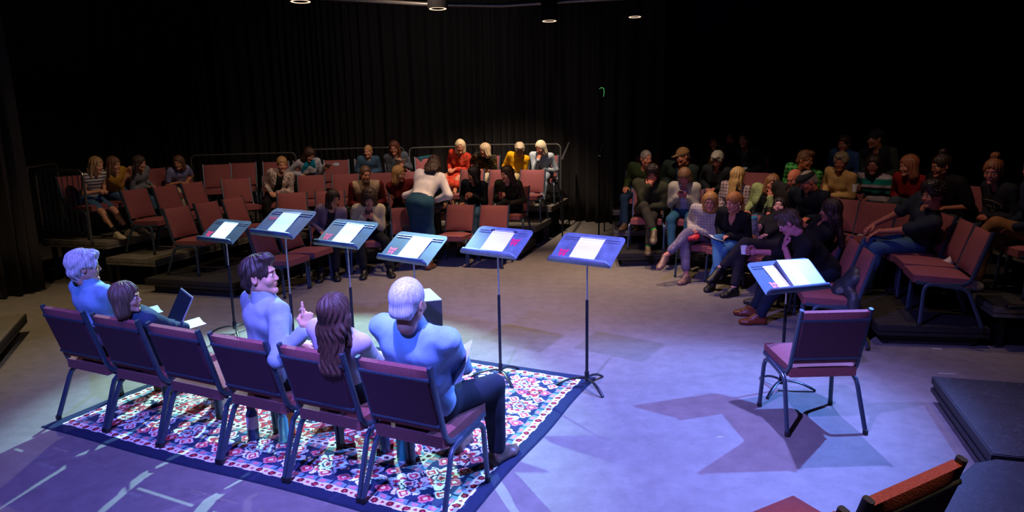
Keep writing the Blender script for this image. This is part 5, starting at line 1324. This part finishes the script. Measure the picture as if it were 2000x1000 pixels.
# --- right bank
def rp(k, fw=.25, dy=0): return (*off(Q[k], QY[k], fw), )
def aud(label, k, z, px, s, sex, fw=.25, dyaw=0, **kw): return person(label, *rp(k, fw), z, QY[k]+dyaw, px, s, sex, **kw)
aud('shadowed woman with long brown hair and mustard scarf in the top row', 'dark1', .6, (1396, 279), .96, 'f', hairs=('long', '#33221a'), skin='#9a6450', top=('jacket', cloth('#15131a')), inner=cloth('#8a5a1c'), legs=('trousers', BLK), shoe='#222222')
aud('man in a dark suit with a badge, raising one hand, in the dark top row', 'suit', .6, (1454, 272), 1.04, 'm', hairs=('short', '#1c1512'), skin='#9a6450', top=('jacket', cloth('#101016')), inner=cloth('#232a44'), legs=('trousers', cloth('#4a4030')), shoe='#222222', R='wave', L='lap', extra=(('badge',),))
aud('woman in a blue shirt in the dark top row', 'blue', .6, (1648, 281), .98, 'f', hy=.1, hairs=('updo', '#2a1a16'), skin='#9a6450', top=('shirt', cloth('#2c4a80')), legs=('trousers', BLK), shoe='#222222')
aud('man in a dark cap and quilted vest in the dark top row', 'capvest', .6, (1710, 272), 1.03, 'm', hy=-.6, hairs=('buzz', '#201814'), skin='#8a5a48', top=('vest', cloth('#10131c'), .02), sleeve=0, inner=cloth('#2b332c'), legs=('trousers', BLK), shoe='#222222', extra=(('cap', '#14141a'),), build=1.05)
aud('balding grey haired man in a green sweater, head turned left of the row', 'green', .4, (1262, 310), .98, 'm', hy=.75, dyaw=-.15, hairs=('buzz', '#8a8078'), skin='#c07a5c', top=('sweater', cloth('#2c3818')), legs=('trousers', DKD), shoe='#5b4632', R='thigh', L='lap')
aud('man in a tan baseball cap and dark green jacket', 'capman', .4, (1333, 306), 1.03, 'm', hy=-.8, hp=.1, hairs=('buzz', '#4a3a30'), skin='#a8694c', top=('jacket', cloth('#1c2620'), .02), inner=cloth('#0d2f4c'), legs=('trousers', BLK), shoe='#222222', extra=(('cap', '#7a5a38'),), build=1.1)
aud('grey haired person in glasses and dark coat leaning forward', 'gray', .4, (1401, 313), .98, 'f', hp=.3, hairs=('pixie', '#8f8878'), skin='#b06f5c', top=('jacket', cloth('#16181a'), .02), inner=BLK, legs=('trousers', BLK), shoe='#222222', extra=('glasses',), lean=(.4, 0))
aud('man with short brown hair in a green checked shirt, in profile', 'plaidg', .4, (1573, 313), 1.04, 'm', hy=1.5, hairs=('short', '#6b4428'), skin='#a5603f', top=('shirt', pattern('plaid', ['#2a8a34', '#14501e', '#6cc060'], 16)), legs=('trousers', DKD), shoe='#222222', L='lap', R='lap')
aud('grey haired woman in a pale yellow sweater', 'yellow', .4, (1642, 317), .96, 'f', hy=.3, hairs=('pixie', '#8d8064'), skin='#a8644a', top=('sweater', cloth('#b8935a')), legs=('trousers', cloth('#4a4640')), shoe='#222222', build=1.05)
ST = aud('woman in glasses and a green, white and black striped sweater', 'stripe', .4, (1706, 322), .99, 'f', hy=.45, hairs=('lob', '#241611'), skin='#8f5642', top=('sweater', pattern('stripes', ['#0c7a68', '#a79fa0', '#8f8488', '#0b0c18', '#0c7a68', '#0b0c18', '#b0a8a8', '#0c8c74'], 3.4)), legs=('trousers', DEN), shoe='#222222', R='hold', L='lap', extra=('glasses',), build=1.06)
aud('woman with straight auburn hair in a red shirt looking left', 'redr', .4, (1775, 324), 1.0, 'f', hy=-.55, dyaw=.1, hairs=('lob', '#8a5232'), skin='#c08068', top=('shirt', cloth('#7c1614')), legs=('trousers', cloth('#3c4650')), shoe='#a09a90', LL='crossed', LR='down', L='lap')
aud('person with dark gathered hair, glasses and black t-shirt', 'bunT', .4, (1838, 325), 1.02, 'f', hy=-.2, hairs=('topbun', '#2a1812'), skin='#a86a50', top=('tee', cloth('#0c0c10'), .018), legs=('trousers', BLK), shoe='#222222', sleeve=.42, L='thigh', R='lap', extra=('glasses',), build=1.25)
CUo = aud('young woman with a top bun in a dark tie dye sweatshirt with a gold logo', 'CU', .4, (1940, 336), 1.0, 'f', hy=.65, hairs=('topbun', '#7c4a2a'), skin='#a8654f', top=('sweater', cloth('#17181f')), legs=('trousers', cloth('#24262c')), shoe='#333333', R='clasp', L='clasp', build=1.05)
aud('person cut by the right edge in a navy top and tan leggings', 'edge', .4, (2022, 330), 1.0, 'f', hy=.1, hairs=('long', '#3a241c'), skin='#a8654f', top=('sweater', cloth('#141a2c')), legs=('trousers', cloth('#7a5230'), .9), shoe='#b5a89c', LR='down', LL='crossed', sock='#8a8078')
aud('person in an olive hoodie with a hand over the eyes and legs crossed', 'hoodie', .2, (1274, 341), 1.0, 'm', hp=.2, hy=.1, dyaw=-.1, hairs=('curly', '#241610'), skin='#c9785e', top=('hoodie', cloth('#343420'), .024), legs=('trousers', cloth('#302c24'), .82), shoe='#5a4c38', R='face', L='lap', LR='crossed', LL='down', sock='#1c8a30', build=1.05)
WH = aud('woman in a white hooded sweater looking down at her phone', 'white', .2, (1337, 345), .98, 'f', hp=.6, hairs=('kidbob', '#7a5638'), skin='#b9707a', top=('cardigan', cloth('#a39a88'), .022), inner=cloth('#a8a4c8'), legs=('trousers', cloth('#2c5a70')), shoe='#222222', R='phone', L='phone')
aud('woman with long fair hair seen from behind in a checked shirt', 'blond', .2, (1442, 344), .97, 'f', slouch=.90, lean=(.4, 0), hy=2.4, hairs=('long', '#a8844e'), skin='#c9886a', top=('shirt', pattern('plaid', ['#8a7a78', '#5a3f48', '#a89a92'], 22)), legs=('trousers', BLK), shoe='#222222')
aud('woman in a green knit cardigan with a hand at her chin, mouth open', 'cardi', .2, (1508, 359), .98, 'f', slouch=.86, lean=(.5, 0), hy=.5, hr=.25, hairs=('lob', '#7a5230'), skin='#b9705a', top=('cardigan', pattern('knit', ['#7d8a52', '#a5ac74'], 60), .02), inner=BLK, legs=('trousers', BLK), shoe='#222222', L='chin', R='lap', build=1.05)
aud('bald man with dark glasses in a dark brown pullover', 'bald', .2, (1552, 350), 1.02, 'm', slouch=.93, lean=(.6, 0), hy=-.3, hp=.2, hairs=('bald', '#5a4a40'), skin='#b9694c', top=('sweater', cloth('#1d1814')), legs=('trousers', BLK), shoe='#222222', extra=('darkglasses',), build=1.1)
aud('old white haired man in a black flat cap and navy pullover', 'oldcap', .2, (1578, 355), 1.02, 'm', slouch=.93, lean=(.6, 0), hy=-.75, hp=.35, hairs=('buzz', '#8d8276'), skin='#b9694c', top=('sweater', cloth('#10161e')), legs=('trousers', BLK), shoe='#222222', extra=(('flatcap', '#16171a'), 'collar'), L='thigh', R='lap', build=1.1)
aud('curly haired young man in a dark t-shirt and blue jeans, back turned', 'tshirt', .2, (1822, 382), 1.02, 'm', hy=.35, hp=.05, hairs=('curly', '#241510'), skin='#b5735a', top=('tee', cloth('#232833'), .018), legs=('trousers', cloth('#3a5a7c', 'denim')), shoe='#4a4a58', sleeve=.42, R='knee', L='knee', lean=(.3, 0))
PLD = aud('woman in glasses, white checked blouse and patterned capri trousers', 'plaid', 0, (1387, 394), .98, 'f', hy=.2, hairs=('bob', '#a8743e'), skin='#c9826c', top=('shirt', pattern('plaid', ['#a79c92', '#938880', '#b8aea6'], 26), .018), legs=('trousers', pattern('dots', ['#6f6478', '#8f86a0'], 17), .72), shoe='#7a5a50', R='clasp', L='clasp', LR=(.02, -.50, 0, 0), LL=(-.26, -.66, .27, 1), extra=('glasses',), build=1.05)
BK = aud('woman with an auburn ponytail in a black sweater and blue jeans', 'black', 0, (1433, 396), .99, 'f', hy=-.35, hairs=('ponytail', '#a86a34'), skin='#c9826c', top=('vneck', BLK), legs=('trousers', cloth('#3f6f9c', 'light_denim'), .84), shoe='#101012', R='lap', L='lap', LR=(-.12, -.62, .17, 1), LL=(.0, -.56, 0, 0), extra=(('necklace',),))
BT = aud('young woman with dark hair in black holding a steel bottle, legs crossed', 'bottle', 0, (1523, 404), 1.0, 'f', hy=.35, hairs=('long', '#1d1210'), skin='#c9908c', top=('shirt', cloth('#15131a')), legs=('trousers', cloth('#232029'), .82), shoe='#0e0d10', R=((.02, -.26, .20), 'grip', (-.5, -.75, .35), (-.7, .3, .2)), L='lap', LR=(.05, -.58, 0, 0), LL=(-.24, -.62, .22, 1), lean=(-.3, 0))
aud('girl with long dark hair in a black jacket turned away', 'longh', 0, (1622, 412), .99, 'f', hy=-.3, hp=.15, hairs=('xlong', '#2a1814'), skin='#b5705c', top=('jacket', cloth('#0c0c10'), .02), inner=BLK, legs=('trousers', BLK), shoe='#222222', R='lap', L='lap')
GY = aud('young man in a black shirt leaning forward with chin on fist, brown shoes', 'guy', 0, (1541, 436), 1.05, 'm', hy=-.25, hp=.35, hairs=('short', '#4a3526'), skin='#b9707c', top=('shirt', cloth('#0d0d12'), .018), legs=('trousers', cloth('#101b2e')), shoe='#6a2c14', R=((.05, -.66, .16), 'grip', (-.3, -.9, .1), (-.9, 0, .2)), L='chin', LR='out', LL=(.16, -.60, 0, 0), sleeve=.62, lean=(.7, 0))
# ================================================================ THINGS HELD AND LEFT ON CHAIRS
def basis(o, ax, ay, az):
    ax, ay, az = Vector(ax).normalized(), Vector(ay).normalized(), Vector(az).normalized()
    return Matrix(((ax.x, ay.x, az.x, o[0]), (ax.y, ay.y, az.y, o[1]), (ax.z, ay.z, az.z, o[2]), (0, 0, 0, 1)))
def frame_y(o, ydir, zup=(0, 0, 1)):
    y = Vector(ydir).normalized(); z = Vector(zup); z = (z-y*z.dot(y)).normalized(); return basis(o, y.cross(z), y, z)
M['laptop'] = plain('grey_aluminium', (.38, .41, .45), .35, .5); M['screen'] = plain('dark_screen', (.02, .03, .045), .15, nst=0)
M['leather'] = plain('black_nylon', (.02, .021, .024), .6, nsc=25, nst=.4); M['red'] = plain('red_vinyl', (.55, .02, .03), .35)
# child's laptop
def fwdl(info, a, u=0, z=0): return info['W'] @ Vector((u, -a, z))
o = at(338, 640, .66); fw = Vector((.80, .60, 0)).normalized(); rt = Vector((fw.y, -fw.x, 0))
r = empty('laptop'); r.matrix_world = basis(o, rt, fw, (0, 0, 1)) @ Matrix.Scale(1.25, 4); tag(r, 'open grey laptop on the lap of the child with the brown bob', 'laptop')
mb = MB(); mb.box((0, -.11, .008), (.31, .22, .014), None, .004); mb.build('base', M['laptop'], r)
a = math.radians(62); R = Matrix.Rotation(a, 3, 'X'); mb = MB(); mb.box((0, .105*math.cos(a), .016+.105*math.sin(a)), (.31, .21, .007), R, .002); lid = mb.build('lid', M['laptop'], r)
mb = MB(); c = Vector((0, .105*math.cos(a), .016+.105*math.sin(a)))+R @ Vector((0, 0, .0045)); mb.box(tuple(c), (.295, .19, .001), R); mb.build('screen', M['screen'], lid, smooth=False)
def booklet(name, o, ydir, zup, w_, h_, label, cat='paper', ang=18, mat=None, group=None):
    r = empty(name); r.matrix_world = frame_y(o, ydir, zup); tag(r, label, cat, group)
    for s_ in (-1, 1):
        mb = MB(); R = Matrix.Rotation(math.radians(-s_*ang), 3, 'Y'); c = R @ Vector((s_*w_/2, 0, 0)); mb.box(tuple(c), (w_, h_, .003), R, .001); mb.build('page', mat or M['paper'], r, smooth=False)
    return r
booklet('notebook', at(372, 636, .62), (.75, .55, .12), (0, 0, 1), .12, .19, 'open white notebook beside the laptop, held past the empty third chair', 'notebook', 6)
booklet('notebook', at(288, 612, .66), (.75, .55, .10), (0, 0, 1), .13, .20, 'open pale green notebook on the lap of the silver haired woman', 'notebook', 6, plain('pale_green_paper', (.45, .62, .58), .8))
hL = W5['hands'][1]; hR = W5['hands'][0]
booklet('script_booklet', at(897, 712, .80), (.25, .55, .80), (-.75, -.35, .3), .14, .24, 'white script booklet in the hands of the older man', 'booklet', 10)
def cup(o, rr, h, body, label, lid=None, name='cup', cat='cup'):
    r = empty(name, o); tag(r, label, cat)
    mb = MB(); mb.lathe([(rr*.72, 0), (rr, h), (rr*.93, h), (rr*.7, .004)], n=20); mb.build('body', body, r)
    if lid: mb = MB(); mb.lathe([(rr*1.06, h-.004), (rr*1.06, h+.008), (rr*.9, h+.014)], n=20); mb.build('lid', lid, r)
    return r
def near(info, i, d=(0, 0, 0), up=0): return info['hands'][i]+Vector(d)+Vector((0, 0, up))
# bottle held by the woman in black
h_ = BT['hands'][0]; dd = BT['fwd']
b = bottle(0, 0, 0, .037, .22, plain('printed_steel', (.20, .20, .22), .4, .3, nsc=22, nst=.1, var=.7), M['teal'], 'steel bottle with a teal lid held by the reclining young woman in black', neck=.95)
b.location = h_+dd*.03+Vector((0, 0, -.09)); b.rotation_euler = (.1, -.15, 0)
mb = MB(); mb.sweep([(-.012, 0, .225), (-.012, 0, .250), (.03, 0, .252), (.045, 0, .232)], .007, n=8); mb.build('carry_loop', M['teal'], b)
cup(near(GY, 0, (-.045, -.0, -.03)), .036, .09, M['cupwhite'], 'clear plastic cup held by the young man leaning forward')
cup(near(OL, 0, (-.02, -.05, -.04)), .032, .11, plain('dark_red_plastic', (.14, .015, .02), .3), 'dark red cup held by the woman in the olive pullover')
cup(at(923, 399, .70), .034, .095, M['cupwhite'], 'white paper cup with a red lid by the woman in the navy sweatshirt', M['cupred'])
cup(near(ST, 0, (-.04, -.04, -.03)), .036, .09, M['cupwhite'], 'clear cup held by the woman in the striped sweater')
def phone(info, label):
    m_ = (info['hands'][0]+info['hands'][1])/2+Vector((0, 0, .02))
    r = empty('phone'); r.matrix_world = frame_y(m_-info['fwd']*0, info['fwd']*.7+Vector((0, 0, .7)), (0, 0, 1)); tag(r, label, 'phone')
    mb = MB(); mb.box((0, 0, 0), (.075, .15, .008), None, .003); mb.build('body', M['glide'], r); mb = MB(); mb.box((0, 0, .0046), (.068, .14, .0012)); mb.build('screen', M['screen'], r, smooth=False)
phone(CD, 'black phone held by the woman in the cream cardigan'); phone(WH, 'black phone held by the woman in the white hooded sweater')
booklet('programme', SC1['hands'][1]+Vector((.06, -.03, .0)), (.5, -.6, .25), (0, 0, 1), .10, .15, 'white programme handed over by the woman with the teal scarf', 'booklet', 20)
m_ = (WP['hands'][0]+WP['hands'][1])/2
booklet('programme', m_+WP['fwd']*.05+Vector((0, 0, .03)), WP['fwd']*.6+Vector((0, 0, .75)), (0, 0, 1), .11, .16, 'open white programme read by the woman with long auburn hair', 'booklet', 22)
p = (BK['hands'][0]+BK['hands'][1])/2
booklet('programme', p+BK['fwd']*.06+Vector((-.05, -.05, .03)), (-.7, -.3, .25), (.1, -.2, 1), .09, .14, 'folded white programme in the hands of the woman in the black sweater', 'booklet', 8)
# card on the empty top chair
p = Q['h1']; d_ = Vector((math.sin(YC), -math.cos(YC), 0))
mb = MB(); mb.box((0, 0, 0), (.10, .003, .07)); tag(mb.build('card', plain('pale_blue_card', (.4, .55, .62), .7), loc=(p.x+d_.x*.06, p.y+d_.y*.06, .6+.79), rz=YC, smooth=False), 'pale blue card leaning on the empty top row chair', 'card')
# crumpled cloth things: implicit lumps
def lump(name, o, parts, mat, label, cat, res=.012, amp=.012, fr=26, rz=0, kids=None):
    P_ = np.array([q[:3] for q in parts]+[q[3:6] for q in parts]); rm = max(q[6] for q in parts)
    g = Grid(P_.min(0)-rm-.05, P_.max(0)+rm+.05, res); f = Fld(g)
    for q in parts: f.cone(q[:3], q[3:6], q[6], q[7], .05)
    f.noise(amp, fr, o[0]); V, F = f.mesh(); ob = link(name, npmesh(name, V, F, [mat]), loc=o, rz=rz); return tag(ob, label, cat)
NYL = plain('black_quilted_nylon', (.022, .026, .034), .5, nsc=22, nst=.6)
def chairpt(k, z, a=.3, u=0, up=.47):
    c = Q[k]; yw = QY.get(k, YC); return Vector((c.x+math.sin(yw)*a+math.cos(yw)*u, c.y-math.cos(yw)*a+math.sin(yw)*u, z+up)), yw
p, yw = chairpt('f0', 0, .16); lump('puffer_jacket', p, [(-.10, .0, .04, .05, .05, .22, .07, .05), (-.02, -.02, .05, .12, .04, .16, .08, .06), (.10, .0, .10, .20, .02, -.10, .06, .05), (.20, .02, .0, .26, .02, -.20, .05, .045), (-.12, -.05, .03, .10, -.10, .03, .06, .05)], NYL, 'crumpled black puffer jacket hanging off the seat of the empty front chair', 'jacket', rz=yw)
p, yw = chairpt('tshirt', .2, -.02, .02); lump('black_coat', p, [(-.18, .02, .36, .20, .03, .34, .05, .05), (-.16, .05, .3, -.12, .06, .05, .06, .07), (.1, .05, .3, .14, .06, .02, .07, .08), (0, .05, .3, 0, .06, .0, .08, .08)], NYL, 'black coat hung over the chair back behind the curly haired young man', 'jacket', rz=yw)
p, yw = chairpt('jacket', .6, -.02, 0); lump('teal_jacket', p, [(-.17, -.01, .39, .10, -.01, .41, .03, .045), (-.1, .05, .38, .16, .05, .36, .04, .05), (.1, .04, .38, .20, .05, .20, .04, .035), (-.16, .05, .36, -.18, .06, .15, .035, .035), (0, .06, .36, .05, .06, .2, .035, .03), (-.12, -.05, .37, -.08, -.06, .22, .025, .02)], cloth('#164552', 'teal_cloth'), 'dark teal jacket thrown over an empty chair back in the top row', 'jacket', rz=yw)
p, yw = chairpt('CU', .4, -.02, -.08); lump('patterned_cover', p, [(-.22, .0, .38, .2, .0, .40, .06, .06), (-.2, .0, .3, -.2, .0, .1, .05, .05), (-.05, .0, .3, .1, .0, .1, .06, .05)], pattern('floral', ['#a8622e', '#c07a40', '#8a4a22'], 40), 'orange patterned cover over the chair back behind the top bun woman', 'cover', amp=.006, rz=yw)
p, yw = chairpt('B1', .6, .0, .34, .15); lump('mustard_coat', p, [(-.06, 0, .1, .05, .0, .36, .07, .05)], cloth('#9a5a10', 'mustard_cloth'), 'mustard coloured cloth between two chair backs behind the tan cap man', 'coat', rz=yw)
p, yw = chairpt('longh', 0, .0, -.26, .30); lump('dark_bag', p, [(-.02, 0, .2, .08, .0, .5, .07, .06), (0, 0, .0, .04, .0, .2, .08, .07)], NYL, 'dark coat bunched at the chair edge beside the long haired girl', 'coat', rz=yw)
# black shoulder bag on the empty floor chair
p, yw = chairpt('bag', 0, .26, .06)
r = empty('shoulder_bag', p, YC); tag(r, 'black shoulder bag on the seat of the empty chair beside the photographer', 'bag')
mb = MB(); mb.box((0, .02, .085), (.30, .15, .17), None, .03); mb.build('body', M['leather'], r)
mb = MB(); mb.box((0, -.06, .11), (.27, .02, .10), Matrix.Rotation(.12, 3, 'X'), .008); mb.build('flap', M['leather'], r)
mb = MB(); mb.sweep([(-.14, .0, .12), (-.17, -.05, .19), (-.05, -.06, .225), (.08, -.05, .215), (.15, .0, .15)], .010, .004, n=6); mb.build('strap', M['leather'], r)
# red pouch on the checked blouse woman's lap
m_ = (PLD['hands'][0]+PLD['hands'][1])/2+PLD['fwd']*.05+Vector((0, 0, -.045))
lump('red_pouch', m_, [(-.08, 0, 0, .08, .0, .0, .035, .03), (-.03, -.04, -.02, .05, -.05, -.02, .025, .025)], M['red'], 'shiny red pouch on the lap of the woman in the checked blouse', 'pouch', res=.007, amp=.005, fr=60)
# camera held by the photographer
m_ = at(868, 409, 1.0); t = (9.55)/ray(868, 409).y; m_ = Vector((ray(868, 409).x*t, 9.55, CAMH+ray(868, 409).z*t))
m_ = PH['hands'][0]+Vector((.01, -.02, -.05)); r = empty('photo_camera', m_, .5); tag(r, 'black camera with a lens hanging from the photographer\'s right hand', 'camera')
mb = MB(); mb.box((0, 0, 0), (.13, .06, .09), None, .012); mb.box((0, 0, .055), (.05, .045, .035), None, .01); mb.build('body', M['glide'], r)
mb = MB(); mb.lathe([(.036, 0), (.036, .05), (.040, .055), (.040, .10), (.034, .10), (.030, .085)], n=24, R=Matrix.Rotation(math.radians(70), 3, 'Y')); mb.build('lens', M['blackmetal'], r)
mb = MB(); mb.sweep([(-.06, 0, .04), (-.08, .0, .12), (-.06, .02, .20)], .008, .002, n=6); mb.build('strap', M['leather'], r)
# belt label on the photographer's skirt
Pf = PH['Pl']; W4_ = PH['root']
mb = MB(); ring = [Pf(.095, .152*math.cos(a)*.93, .112*math.sin(a)*.93+.0) for a in np.linspace(0, 2*PI, 33)]; mb.sweep(ring, .006, .022, n=6, side=tuple(Pf(1)-Pf(0)), cap=False); mb.build('belt', plain('brown_leather', (.09, .04, .02), .5), W4_)
# small things on the risers
p = at(1290, 478, .2); r = empty('tote_bag', p, .3); tag(r, 'dark tote bag on the riser between the hoodie and white sweater people', 'bag')
mb = MB(); mb.box((0, 0, .14), (.22, .10, .28), None, .02); mb.build('body', plain('grey_brown_canvas', (.05, .042, .045), .8), r)
mb = MB(); mb.sweep([(-.06, 0, .27), (-.055, 0, .36), (.0, 0, .40), (.055, 0, .36), (.06, 0, .27)], .008, n=6); mb.build('handle', M['leather'], r)
p = at(1984, 604, .4); mb = MB(); mb.box((0, 0, .02), (.16, .07, .04), None, .006); tag(mb.build('black_case', M['glide'], loc=p, rz=-.1), 'small black case on the riser edge at the far right', 'case')
M['yellow'] = plain('yellow_webbing', (.45, .42, .03), .6)
p = at(1832, 573, .2); mb = MB(); mb.sweep([(-.12, .05, .006), (-.04, .0, .012), (.02, .02, .01), (.08, -.05, .008), (.15, -.10, .006)], .012, .004, n=6); tag(mb.build('strap', M['yellow'], loc=p), 'yellow strap lying on the riser behind the near end chair', 'strap')
p = at(1105, 428, .62)
# printed logo on the dark sweatshirt
def chest_text(info, body, size, up, u, mat, name='printed_lettering', ext=.002, v=.135):
    cu = bpy.data.curves.new('t', 'FONT'); cu.body = body; cu.size = size; cu.extrude = ext; cu.align_x = 'CENTER'; cu.materials.append(mat)
    to = bpy.data.objects.new('t', cu); me = bpy.data.meshes.new_from_object(to); bpy.data.objects.remove(to)
    o = link(name, me, info['root']); P_ = info['Pl']; p0 = P_(up, u, v); ax = P_(1)-P_(0); sd = P_(0, 1)-P_(0, 0); fw_ = P_(0, 0, 1)-P_(0, 0, 0)
    ax, sd, fw_ = [Vector(q).normalized() for q in (ax, sd, fw_)]
    o.matrix_local = Matrix(((sd.x, ax.x, fw_.x, p0[0]), (sd.y, ax.y, fw_.y, p0[1]), (sd.z, ax.z, fw_.z, p0[2]), (0, 0, 0, 1)))
    return o
GOLD = plain('gold_print', (.20, .155, .075), .7, nst=0)
chest_text(CUo, 'CU', .10, .275, 0, GOLD, v=.158)
mb = MB(); Pc = CUo['Pl']; pts = [(-.12, .03), (-.10, .07), (-.03, .095), (.05, .09), (.11, .05), (.12, .0), (.07, -.04), (.0, -.03), (-.05, -.045), (-.09, -.03), (-.12, .03)]
mb.sweep([Pc(.305+b*1.0, a, .160-abs(a)*.3) for a, b in pts], .0035, n=5, cap=False); mb.build('printed_outline', GOLD, CUo['root'])
